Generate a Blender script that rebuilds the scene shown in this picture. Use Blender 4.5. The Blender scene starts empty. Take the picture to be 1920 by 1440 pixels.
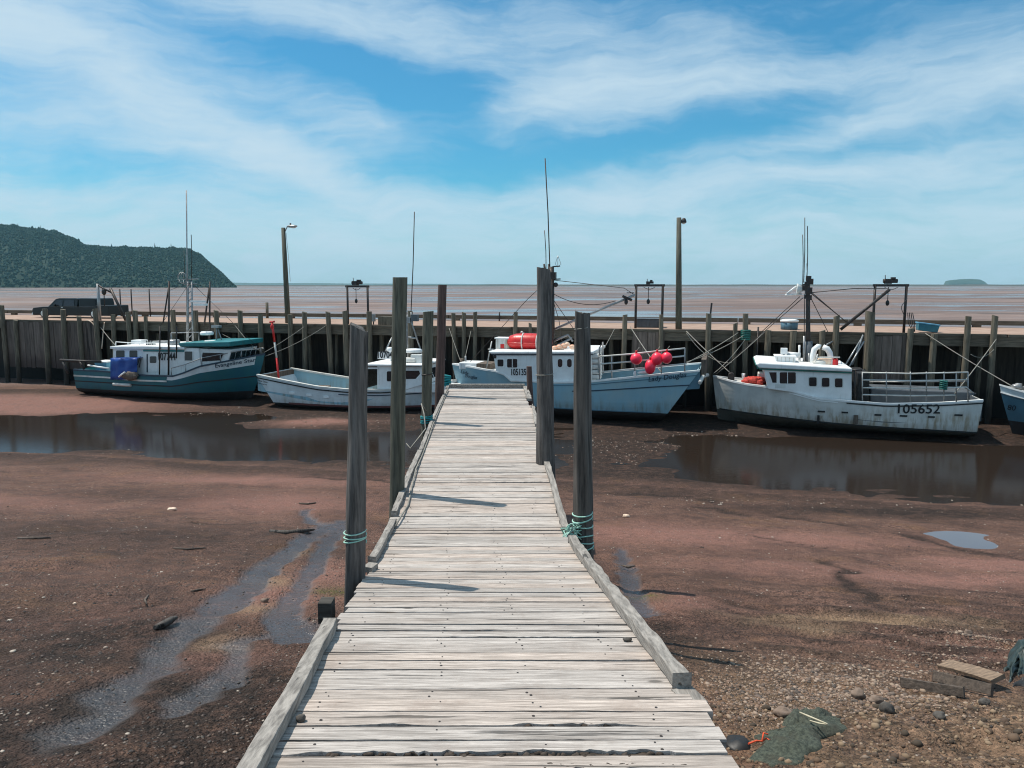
import bpy, math, random
from mathutils import Vector, Matrix, noise
random.seed(7)
R = math.radians
C = bpy.context.scene.collection
scene = bpy.context.scene

# ------------------------------------------------------------------ camera, sky, sun, exposure
EYE = 6.6
PITCH = R(7.35)
FPX = 1450.0
cam_d = bpy.data.cameras.new('camera'); cam = bpy.data.objects.new('camera', cam_d); C.objects.link(cam)
cam_d.sensor_width = 36; cam_d.lens = 36 * FPX / 1920
cam_d.clip_start = 0.05; cam_d.clip_end = 30000
cam.location = (0, 0, EYE); cam.rotation_euler = (math.pi/2 - PITCH, 0, 0)
scene.camera = cam
scene.view_settings.view_transform = 'Standard'; scene.view_settings.look = 'None'
scene.view_settings.exposure = 0.0; scene.view_settings.gamma = 1.0
scene.cycles.use_denoising = True; scene.cycles.filter_width = 1.1
scene.cycles.max_bounces = 6; scene.cycles.diffuse_bounces = 3; scene.cycles.glossy_bounces = 3
scene.cycles.transmission_bounces = 2; scene.cycles.volume_bounces = 0; scene.cycles.transparent_max_bounces = 4
scene.cycles.caustics_reflective = False; scene.cycles.caustics_refractive = False

SUN_EL = R(64); SUN_DIR = Vector((-0.92*math.cos(SUN_EL), 0.39*math.cos(SUN_EL), math.sin(SUN_EL))).normalized()
sun_d = bpy.data.lights.new('sun', 'SUN'); sun_d.energy = 4.8; sun_d.angle = R(0.55); sun_d.color = (1.0, 0.93, 0.83)
sun = bpy.data.objects.new('sun', sun_d); C.objects.link(sun); sun.location = (-40, 20, 80)
sun.rotation_euler = SUN_DIR.to_track_quat('Z', 'Y').to_euler()

world = bpy.data.worlds.new('World'); scene.world = world; world.use_nodes = True
NT = world.node_tree; NT.nodes.clear()
def wn(t, **k):
    n = NT.nodes.new(t)
    for a, b in k.items(): setattr(n, a, b)
    return n
def wl(a, b): NT.links.new(a, b)
def wmath(op, a, b=None, clamp=False):
    n = wn('ShaderNodeMath', operation=op); n.use_clamp = clamp
    for i, x in enumerate((a, b)):
        if x is None: continue
        if isinstance(x, (int, float)): n.inputs[i].default_value = x
        else: wl(x, n.inputs[i])
    return n.outputs[0]
sky = wn('ShaderNodeTexSky', sky_type='NISHITA'); sky.sun_disc = False
sky.sun_elevation = SUN_EL; sky.sun_rotation = math.atan2(SUN_DIR.x, SUN_DIR.y)
sky.air_density = 1.0; sky.dust_density = 0.6; sky.ozone_density = 2.5
geo = wn('ShaderNodeTexCoord'); sep = wn('ShaderNodeSeparateXYZ'); wl(geo.outputs['Generated'], sep.inputs[0])
az = wmath('ARCTAN2', sep.outputs[0], sep.outputs[1]); el = wmath('ARCSINE', sep.outputs[2])
ae = wn('ShaderNodeCombineXYZ'); wl(az, ae.inputs[0]); wl(el, ae.inputs[1])
# wispy distortion of the sky directions
wob = wn('ShaderNodeTexNoise'); wob.inputs['Scale'].default_value = 5.0; wob.inputs['Detail'].default_value = 5
wl(ae.outputs[0], wob.inputs['Vector'])
wsub = wn('ShaderNodeVectorMath', operation='SUBTRACT'); wl(wob.outputs['Color'], wsub.inputs[0]); wsub.inputs[1].default_value = (.5, .5, .5)
wsc = wn('ShaderNodeVectorMath', operation='MULTIPLY'); wl(wsub.outputs[0], wsc.inputs[0]); wsc.inputs[1].default_value = (0.22, 0.09, 0)
wadd = wn('ShaderNodeVectorMath', operation='ADD'); wl(ae.outputs[0], wadd.inputs[0]); wl(wsc.outputs[0], wadd.inputs[1])
dirv = wadd.outputs[0]
def blob(u, v, ru, rv, rot, w):
    m = wn('ShaderNodeMapping', vector_type='TEXTURE'); wl(dirv, m.inputs['Vector'])
    m.inputs['Location'].default_value = ((u-960)/FPX, (533-v)/FPX, 0)
    m.inputs['Rotation'].default_value = (0, 0, R(rot)); m.inputs['Scale'].default_value = (ru/FPX, rv/FPX, 1)
    l = wn('ShaderNodeVectorMath', operation='LENGTH'); wl(m.outputs[0], l.inputs[0])
    r = wn('ShaderNodeMapRange', interpolation_type='SMOOTHERSTEP'); wl(l.outputs['Value'], r.inputs['Value'])
    r.inputs['From Min'].default_value = 1.0; r.inputs['From Max'].default_value = 0.0
    r.inputs['To Min'].default_value = 0.0; r.inputs['To Max'].default_value = w
    return r.outputs[0]
BLOBS = [  # centre u, v in the photo's own angles, half sizes, tilt, weight (minus = open blue, plus = cloud)
 (760, 200, 420, 75, -6, -.75), (560, 150, 330, 50, -14, -.4), (930, 320, 360, 75, 4, -.72), (1330, 260, 380, 60, 8, -.6), (1180, 300, 330, 40, 7, -.3),
 (240, 335, 330, 55, -4, -.36), (820, 250, 160, 70, -20, -.5), (1560, 310, 420, 30, 8, -.35),
 (1500, 80, 620, 130, -8, -.62), (60, 240, 220, 45, 0, -.22), (900, 40, 700, 80, 0, -.30), (700, 165, 420, 45, -4, -.35),
 (330, 230, 620, 80, -20, .42), (640, 330, 330, 60, -22, .42), (60, 110, 420, 110, -10, .4), (120, 380, 350, 45, 0, .25),
 (1080, 195, 300, 65, 6, .55), (1000, 235, 250, 32, 4, .35), (1400, 195, 420, 55, 8, .3), (1350, 355, 760, 45, 3, .36), (1700, 240, 420, 60, 10, .25),
 (520, 60, 560, 70, -8, .28), (490, 490, 60, 14, 0, .5), (745, 500, 50, 9, 0, .4), (1490, 430, 120, 16, -8, .25)]
acc = None
for b in BLOBS:
    o = blob(*b); acc = o if acc is None else wmath('ADD', acc, o)
def wnoise(scale, sx, sy, rot, detail):
    m = wn('ShaderNodeMapping'); wl(dirv, m.inputs['Vector']); m.inputs['Scale'].default_value = (sx, sy, 1); m.inputs['Rotation'].default_value = (0, 0, R(rot))
    n = wn('ShaderNodeTexNoise'); n.inputs['Scale'].default_value = scale; n.inputs['Detail'].default_value = detail; n.inputs['Roughness'].default_value = .62
    wl(m.outputs[0], n.inputs['Vector']); return n.outputs['Fac']
n1 = wnoise(4.0, 1.0, 3.2, 12, 8); n2 = wnoise(11.0, 1.0, 4.5, -14, 8)
fac = wmath('ADD', acc, wmath('MULTIPLY', wmath('SUBTRACT', n1, .5), 1.2))
fac = wmath('ADD', fac, wmath('MULTIPLY', wmath('SUBTRACT', n2, .5), .55))
n3 = wnoise(24.0, 1.0, 5.5, 10, 8); n4 = wnoise(7.0, 1.0, 7.0, 22, 9)
fac = wmath('ADD', fac, wmath('MULTIPLY', wmath('SUBTRACT', n3, .5), .42))
fac = wmath('ADD', fac, wmath('MULTIPLY', wmath('SUBTRACT', n4, .5), .72))
fac = wmath('ADD', fac, .72)
hzr = wn('ShaderNodeMapRange', interpolation_type='SMOOTHSTEP'); wl(el, hzr.inputs['Value'])
hzr.inputs['From Min'].default_value = .17; hzr.inputs['From Max'].default_value = 0.0; hzr.inputs['To Max'].default_value = .5
fac = wmath('ADD', fac, hzr.outputs[0])
mr = wn('ShaderNodeMapRange', interpolation_type='SMOOTHSTEP'); wl(fac, mr.inputs['Value'])
mr.inputs['From Min'].default_value = -.05; mr.inputs['From Max'].default_value = 1.5; mr.inputs['To Max'].default_value = .92
hs = wn('ShaderNodeMix', data_type='RGBA', blend_type='MULTIPLY'); hs.inputs['Factor'].default_value = 1
wl(sky.outputs[0], hs.inputs['A']); hs.inputs['B'].default_value = (.36, 1.0, 1.17, 1)
mixc = wn('ShaderNodeMix', data_type='RGBA'); wl(mr.outputs[0], mixc.inputs['Factor'])
wl(hs.outputs['Result'], mixc.inputs['A']); mixc.inputs['B'].default_value = (5.9, 7.5, 8.6, 1)
bg = wn('ShaderNodeBackground'); bg.inputs['Strength'].default_value = .1
out = wn('ShaderNodeOutputWorld'); wl(mixc.outputs['Result'], bg.inputs['Color']); wl(bg.outputs[0], out.inputs[0])

# ------------------------------------------------------------------ frames and pixel helpers
TH = math.atan2(-0.275, 1.0)                       # the wharf runs along this heading
WO = Vector((0, 42.5, 0))
WM = Matrix.Translation(WO) @ Matrix.Rotation(TH, 4, 'Z')
WI = WM.inverted()
EYEV = Vector((0, 0, EYE)); EYW = WI @ EYEV
def ray(u, v):
    dx, dy = (u-960)/FPX, (720-v)/FPX
    return Vector((dx, math.cos(PITCH)+dy*math.sin(PITCH), -math.sin(PITCH)+dy*math.cos(PITCH)))
def wpt(u, v, y):                                  # wharf-frame point on the vertical plane y
    d = WI.to_3x3() @ ray(u, v); t = (y-EYW.y)/d.y
    return EYW + d*t
def ypt(u, v, Y):
    d = ray(u, v); return EYEV + d*(Y/d.y)
def zpt(u, v, z):
    d = ray(u, v); return EYEV + d*((z-EYE)/d.z)
def lerp(a, b, t): return a+(b-a)*t
def interp(pts, x):
    if x <= pts[0][0]: return pts[0][1]
    for (a, b), (c, d) in zip(pts, pts[1:]):
        if x <= c: return b+(d-b)*(x-a)/(c-a) if c > a else d
    return pts[-1][1]
def sstep(a, b, x):
    t = min(1, max(0, (x-a)/(b-a))); return t*t*(3-2*t)

# ------------------------------------------------------------------ materials
def newmat(name):
    m = bpy.data.materials.new(name); m.use_nodes = True
    nt = m.node_tree; b = nt.nodes['Principled BSDF']
    return m, nt, b
class G:                                           # small node-graph helper
    def __init__(s, nt): s.nt = nt
    def n(s, t, **k):
        x = s.nt.nodes.new(t)
        for a, b in k.items(): setattr(x, a, b)
        return x
    def l(s, a, b): s.nt.links.new(a, b)
    def put(s, inp, v):
        if isinstance(v, (int, float)): inp.default_value = v
        elif isinstance(v, tuple): inp.default_value = v if len(v) != 3 or inp.type == 'VECTOR' else (*v, 1)
        else: s.l(v, inp)
    def math(s, op, a, b=0.0, clamp=False):
        x = s.n('ShaderNodeMath', operation=op); x.use_clamp = clamp; s.put(x.inputs[0], a); s.put(x.inputs[1], b); return x.outputs[0]
    def mix(s, f, a, b, mode='MIX'):
        x = s.n('ShaderNodeMix', data_type='RGBA', blend_type=mode); s.put(x.inputs['Factor'], f); s.put(x.inputs['A'], a); s.put(x.inputs['B'], b); return x.outputs['Result']
    def mapr(s, v, a, b, c=0.0, d=1.0):
        x = s.n('ShaderNodeMapRange', interpolation_type='SMOOTHSTEP'); s.put(x.inputs['Value'], v)
        for k, q in zip(('From Min', 'From Max', 'To Min', 'To Max'), (a, b, c, d)): s.put(x.inputs[k], q)
        return x.outputs[0]
    def co(s, scale=(1, 1, 1), rot=(0, 0, 0), kind='Object'):
        t = s.n('ShaderNodeTexCoord'); m = s.n('ShaderNodeMapping'); s.l(t.outputs[kind], m.inputs[0])
        m.inputs['Scale'].default_value = scale; m.inputs['Rotation'].default_value = rot; return m.outputs[0]
    def noise(s, vec, scale, detail=4, rough=.55):
        x = s.n('ShaderNodeTexNoise'); s.l(vec, x.inputs['Vector']); x.inputs['Scale'].default_value = scale
        x.inputs['Detail'].default_value = detail; x.inputs['Roughness'].default_value = rough; return x.outputs['Fac']
    def vor(s, vec, scale, feat='F1', out='Distance'):
        x = s.n('ShaderNodeTexVoronoi', feature=feat); s.l(vec, x.inputs['Vector']); x.inputs['Scale'].default_value = scale; return x.outputs[out]
    def bump(s, h, strength=.3, dist=.02, normal=None):
        x = s.n('ShaderNodeBump'); s.put(x.inputs['Height'], h); x.inputs['Strength'].default_value = strength; x.inputs['Distance'].default_value = dist
        if normal is not None: s.l(normal, x.inputs['Normal'])
        return x.outputs[0]
    def attr(s, name):
        x = s.n('ShaderNodeAttribute'); x.attribute_name = name; return x.outputs['Fac']
def paint(name, c, c2=None, rough=.45, scale=3.0, dirt=None, bump=.08, metal=0.0, grime=.5):
    """painted or plain surface: soft colour variation, rain streaks and patches of dirt"""
    m, nt, b = newmat(name); g = G(nt)
    c2 = c2 or tuple(x*.72 for x in c); dirt = dirt or (.13, .105, .085)
    col = g.mix(g.mapr(g.noise(g.co(), scale, 6), .3, .7), c, c2)
    st = g.noise(g.co((5, 5, .5)), 2.2, 5, .6); sp = g.noise(g.co(), 1.1, 6, .6)
    f = g.math('MULTIPLY', g.mapr(st, .5, .78), g.mapr(sp, .42, .7)); f = g.math('MULTIPLY', f, grime)
    col = g.mix(f, col, dirt)
    g.put(b.inputs['Base Color'], col)
    g.put(b.inputs['Roughness'], g.mapr(g.noise(g.co(), 9, 3), .3, .7, max(.05, rough-.1), min(1, rough+.15)))
    b.inputs['Metallic'].default_value = metal
    if bump: g.l(g.bump(g.noise(g.co(), 14, 5), bump, .02), b.inputs['Normal'])
    return m
def wood(name, dark, light, grain=(1, 14, 14), scale=3.0, rough=.85, bump=.5, fine=0.0, green=None, crack=.45, island=.35, wetz=None):
    m, nt, b = newmat(name); g = G(nt)
    gi = g.n('ShaderNodeNewGeometry')
    rnd = gi.outputs['Random Per Island']
    tc = g.n('ShaderNodeTexCoord'); off = g.n('ShaderNodeVectorMath', operation='ADD'); g.l(tc.outputs['Object'], off.inputs[0])
    cb = g.n('ShaderNodeCombineXYZ'); g.l(g.math('MULTIPLY', rnd, 37.0), cb.inputs[0]); g.l(g.math('MULTIPLY', rnd, 91.0), cb.inputs[2]); g.l(cb.outputs[0], off.inputs[1])
    mp = g.n('ShaderNodeMapping'); g.l(off.outputs[0], mp.inputs[0]); mp.inputs['Scale'].default_value = grain
    a = g.noise(mp.outputs[0], scale, 8, .65); c = g.noise(mp.outputs[0], scale*.35, 4, .5); p = g.noise(off.outputs[0], 1.3, 5, .6)
    col = g.mix(g.mapr(a, .28, .72), dark, light)
    col = g.mix(g.math('MULTIPLY', g.mapr(p, .4, .72), .45), col, tuple(x*.62 for x in light))
    k = g.mapr(c, .64, .69); k = g.math('MULTIPLY', k, crack)
    col = g.mix(k, col, tuple(x*.2 for x in dark))
    if fine:
        mf = g.n('ShaderNodeMapping'); g.l(off.outputs[0], mf.inputs[0]); mf.inputs['Scale'].default_value = (2.2, 70, 30)
        ff = g.noise(mf.outputs[0], 3.0, 6, .7); col = g.mix(g.math('MULTIPLY', g.mapr(ff, .5, .64), fine), col, tuple(x*.8 for x in dark))
        mk_ = g.n('ShaderNodeMapping'); g.l(off.outputs[0], mk_.inputs[0]); mk_.inputs['Scale'].default_value = (2.4, 5.5, 5.5)
        vk = g.n('ShaderNodeTexVoronoi'); g.l(mk_.outputs[0], vk.inputs['Vector']); vk.inputs['Scale'].default_value = 1.0
        sk = g.n('ShaderNodeSeparateColor'); g.l(vk.outputs['Color'], sk.inputs[0])
        kn = g.math('MULTIPLY', g.mapr(vk.outputs['Distance'], .13, .06), g.mapr(sk.outputs[0], .70, .72)); col = g.mix(g.math('MULTIPLY', kn, .85), col, tuple(x*.4 for x in dark))
        st_ = g.mapr(g.noise(off.outputs[0], 2.2, 7, .7), .53, .66); col = g.mix(g.math('MULTIPLY', st_, .35), col, (dark[0]*1.1, dark[1], dark[2]*.95))
        warm = g.mapr(g.math('FRACT', g.math('MULTIPLY', rnd, 7.3)), .45, .9); col = g.mix(g.math('MULTIPLY', warm, .5), col, g.mix(1.0, col, (1.08, .95, .86), 'MULTIPLY'))
    v = g.math('ADD', g.math('MULTIPLY', rnd, island), 1-island*.5)
    vv = g.n('ShaderNodeCombineColor')
    for i in range(3): g.l(v, vv.inputs[i])
    col = g.mix(1.0, col, vv.outputs[0], 'MULTIPLY')
    if green: col = g.mix(g.math('MULTIPLY', g.mapr(g.noise(off.outputs[0], 2.0, 5), .45, .7), .6), col, green)
    if wetz:
        sp = g.n('ShaderNodeSeparateXYZ'); g.l(tc.outputs['Object'], sp.inputs[0])
        wz = g.math('ADD', sp.outputs[2], g.math('MULTIPLY', g.math('SUBTRACT', p, .5), 1.2))
        col = g.mix(g.mapr(wz, wetz[0], wetz[1], .88, 0), col, wetz[2])
    g.put(b.inputs['Base Color'], col); b.inputs['Roughness'].default_value = rough
    h = g.math('SUBTRACT', a, g.math('MULTIPLY', k, 2.0))
    g.l(g.bump(h, bump, .012), b.inputs['Normal'])
    return m
def hullpaint(name, c, stain=(.16, .13, .08), z0=.3, z1=1.1, amt=.7, rough=.5, c2=None):
    m, nt, b = newmat(name); g = G(nt)
    col = g.mix(g.mapr(g.noise(g.co((1, 1, 1)), 1.2, 6), .35, .7), c, c2 or tuple(x*.78 for x in c))
    sp = g.n('ShaderNodeSeparateXYZ'); g.l(g.co(), sp.inputs[0])
    st = g.noise(g.co((3.2, 3.2, .35)), 1.6, 6, .62); pa = g.noise(g.co((.5, .5, 1)), 1.3, 5, .6)
    zz = g.math('ADD', sp.outputs[2], g.math('MULTIPLY', g.math('SUBTRACT', pa, .5), 1.4))
    f = g.math('MULTIPLY', g.mapr(zz, z0, z1, 1.0, .08), g.mapr(st, .4, .66)); f = g.math('MULTIPLY', f, amt)
    col = g.mix(f, col, stain)
    spk = g.mapr(g.noise(g.co(), 9, 4, .7), .64, .74); col = g.mix(g.math('MULTIPLY', spk, .35), col, (.09, .075, .06))
    g.put(b.inputs['Base Color'], col); g.put(b.inputs['Roughness'], g.mapr(pa, .3, .7, rough-.1, rough+.2))
    pl = g.n('ShaderNodeTexWave', wave_type='BANDS', bands_direction='Z'); g.l(g.co(), pl.inputs[0]); pl.inputs['Scale'].default_value = 1.6; pl.inputs['Distortion'].default_value = .6
    h = g.math('ADD', g.noise(g.co(), 5, 5), g.math('MULTIPLY', pl.outputs['Fac'], .25))
    g.l(g.bump(h, .18, .02), b.inputs['Normal'])
    return m
M = {}
M['plank'] = wood('weathered_plank', (.22, .192, .17), (.65, .59, .54), (.9, 22, 8), 3.0, .88, .9, fine=.75, crack=.8, island=.26)
M['kerb'] = wood('grey_timber', (.13, .118, .106), (.42, .385, .345), (14, 1.2, 14), 2.6, .9, .8, crack=.8, island=.2)
M['under'] = wood('dark_timber', (.03, .026, .022), (.085, .075, .062), (1, 12, 12), 2.5, .9, .6)
M['pile_grey'] = wood('pile_grey_wood', (.020, .018, .017), (.17, .152, .14), (11, 11, .8), 2.2, .85, .9, crack=.85, island=.1)
M['pile_green'] = wood('pile_treated_wood', (.038, .038, .028), (.14, .135, .10), (12, 12, .8), 2.2, .85, .6, crack=.5, island=.1)
M['pile_red'] = wood('pile_reddish_wood', (.042, .026, .022), (.115, .07, .06), (12, 12, .8), 2.2, .85, .6, crack=.5, island=.1)
M['pile_black'] = wood('pile_dark_split_wood', (.012, .0105, .0095), (.13, .112, .098), (10, 10, .6), 2.0, .8, 1.0, crack=.95, island=.1)
M['wharf_pile'] = wood('wharf_pile_wood', (.06, .050, .036), (.20, .172, .125), (9, 9, .7), 2.0, .9, .6, crack=.6, island=.3, wetz=(.6, 2.2, (.018, .017, .015)))
M['wharf_dark'] = wood('wharf_shade_wood', (.018, .015, .012), (.060, .048, .038), (5, 5, .5), 1.5, .9, .6, wetz=(.8, 2.0, (.01, .01, .01)))  # crib wall timber, with the under-deck shade put into its dark colour
M['wharf_beam'] = wood('wharf_beam_wood', (.06, .049, .036), (.17, .142, .105), (.8, 9, 9), 1.6, .9, .6)
M['wharf_clad'] = wood('wharf_cladding_wood', (.07, .052, .042), (.20, .155, .13), (6, 6, .5), 1.5, .9, .6, crack=.8, wetz=(1.2, 2.6, (.05, .034, .03)))
M['wharf_deck'] = paint('wharf_deck_dirt', (.30, .195, .145), (.38, .265, .20), .95, 1.2, (.2, .15, .12), .3)
M['hull_teal'] = hullpaint('teal_hull_paint', (.016, .12, .16), (.035, .05, .045), .2, 1.0, .6, c2=(.02, .135, .15))
M['hull_white'] = hullpaint('white_hull_paint', (.72, .78, .80), (.30, .26, .18), .1, .9, .6)
M['hull_blue'] = hullpaint('pale_blue_hull_paint', (.24, .43, .52), (.17, .17, .13), .5, 1.4, .75, c2=(.30, .45, .50))
M['hull_grey'] = hullpaint('grey_white_hull_paint', (.70, .71, .68), (.30, .23, .13), .6, 1.5, .85, c2=(.55, .57, .55))
M['hull_blue_dark'] = hullpaint('blue_hull_paint', (.09, .20, .27), (.05, .07, .08), .3, 1.2, .6)
M['anti'] = hullpaint('antifouling', (.035, .028, .028), (.02, .019, .017), .0, 1.2, .8, .8)
M['anti_grey'] = hullpaint('weedy_bottom', (.085, .08, .065), (.03, .028, .022), -.2, .9, .9, .8)
M['boot_red'] = paint('boot_stripe_red', (.12, .03, .028), rough=.6)
M['white'] = paint('white_paint', (.84, .85, .84), (.74, .75, .74), .45, 2.0, (.30, .22, .14), grime=.45)
M['white_dirty'] = paint('weathered_white_paint', (.66, .66, .63), (.50, .49, .45), .55, 2.5, (.25, .2, .14), grime=.6)
M['teal'] = paint('teal_trim_paint', (.02, .22, .24), rough=.4)
M['green'] = paint('green_trim_paint', (.02, .16, .13), rough=.4)
M['dkblue'] = paint('dark_blue_trim', (.02, .05, .085), rough=.4)
M['tarp'] = paint('blue_tarp', (.008, .05, .25), (.01, .07, .32), .4, 2.0, grime=.15, bump=.3)
M['ltblue'] = paint('light_blue_plastic', (.12, .36, .52), rough=.4)
M['tealbox'] = paint('teal_plastic', (.015, .16, .22), rough=.4)
M['grey'] = paint('grey_plastic', (.10, .115, .13), rough=.5)
M['metal'] = paint('galvanised_metal', (.36, .37, .37), (.25, .25, .25), .4, 6, (.15, .08, .05), metal=.6)
M['dkmetal'] = paint('dark_steel', (.03, .03, .032), (.05, .035, .028), .55, 6, (.08, .04, .025), metal=.3)
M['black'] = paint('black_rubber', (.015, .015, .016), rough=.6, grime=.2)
M['red'] = paint('red_paint', (.62, .022, .018), (.5, .015, .015), .35, 3, (.2, .03, .02), .05, grime=.3)
M['pink'] = paint('pink_buoy_vinyl', (1.0, .035, .085), (.95, .025, .06), .38, 3, (.3, .03, .06), .03, grime=.25)
M['orange'] = paint('orange_buoys', (.75, .30, .17), (.80, .55, .38), .5, 6)
M['cream'] = paint('cream_buoys', (.80, .66, .5), (.7, .45, .32), .5, 6)
M['rednet'] = paint('red_net', (.62, .07, .045), (.35, .03, .025), .8, 12, bump=.8)
M['brown'] = wood('brown_panel_wood', (.06, .045, .035), (.17, .13, .10), (8, 8, .8), 2.0, .8, .5)
M['rope'] = paint('rope_grey', (.30, .285, .25), (.20, .19, .165), .9, 20, bump=.5)
M['rope_green'] = paint('rope_green', (.28, .55, .45), (.42, .60, .52), .8, 20, bump=.5)
M['rope_teal'] = paint('rope_teal', (.015, .28, .30), (.01, .2, .22), .8, 20, bump=.5)
M['rope_orange'] = paint('rope_orange', (.75, .10, .035), rough=.8, scale=20)
M['text'] = paint('black_lettering', (.012, .014, .018), rough=.5, grime=.1, bump=0)
M['text_blue'] = paint('navy_lettering', (.015, .05, .09), rough=.5, grime=.1, bump=0)
M['stick'] = paint('bare_stick', (.72, .66, .48), rough=.8)
M['driftwood'] = wood('driftwood', (.05, .04, .033), (.16, .125, .10), (1.5, 10, 10), 3, .9, .8)
M['oldplank'] = wood('old_board', (.12, .085, .06), (.34, .24, .165), (1.2, 12, 12), 3, .9, .6)
M['rock'] = paint('brown_rock', (.24, .175, .135), (.15, .11, .085), .9, 5, (.1, .08, .06), .6)
M['darkrock'] = paint('dark_rock', (.07, .065, .06), (.11, .095, .08), .85, 4, (.04, .04, .035), .8)
M['truck'] = paint('dark_car_paint', (.012, .018, .02), (.02, .028, .03), .22, 3, (.06, .055, .05), .0, grime=.12)
M['chrome'] = paint('bright_metal', (.7, .7, .7), rough=.25, metal=.9, bump=0)
m, nt, b = newmat('dark_car_paint'); b.inputs['Base Color'].default_value = (.004, .007, .008, 1); b.inputs['Specular IOR Level'].default_value = .35; b.inputs['Roughness'].default_value = .38; M['truck'] = m
m, nt, b = newmat('dark_glass'); b.inputs['Base Color'].default_value = (.018, .022, .026, 1); b.inputs['Roughness'].default_value = .06; M['glass'] = m
m, nt, b = newmat('sky_glass'); b.inputs['Base Color'].default_value = (.16, .30, .29, 1); b.inputs['Roughness'].default_value = .1; M['glass_green'] = m
m, nt, b = newmat('lamp_lens'); b.inputs['Base Color'].default_value = (.5, .5, .48, 1); b.inputs['Roughness'].default_value = .2; M['lens'] = m

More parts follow.
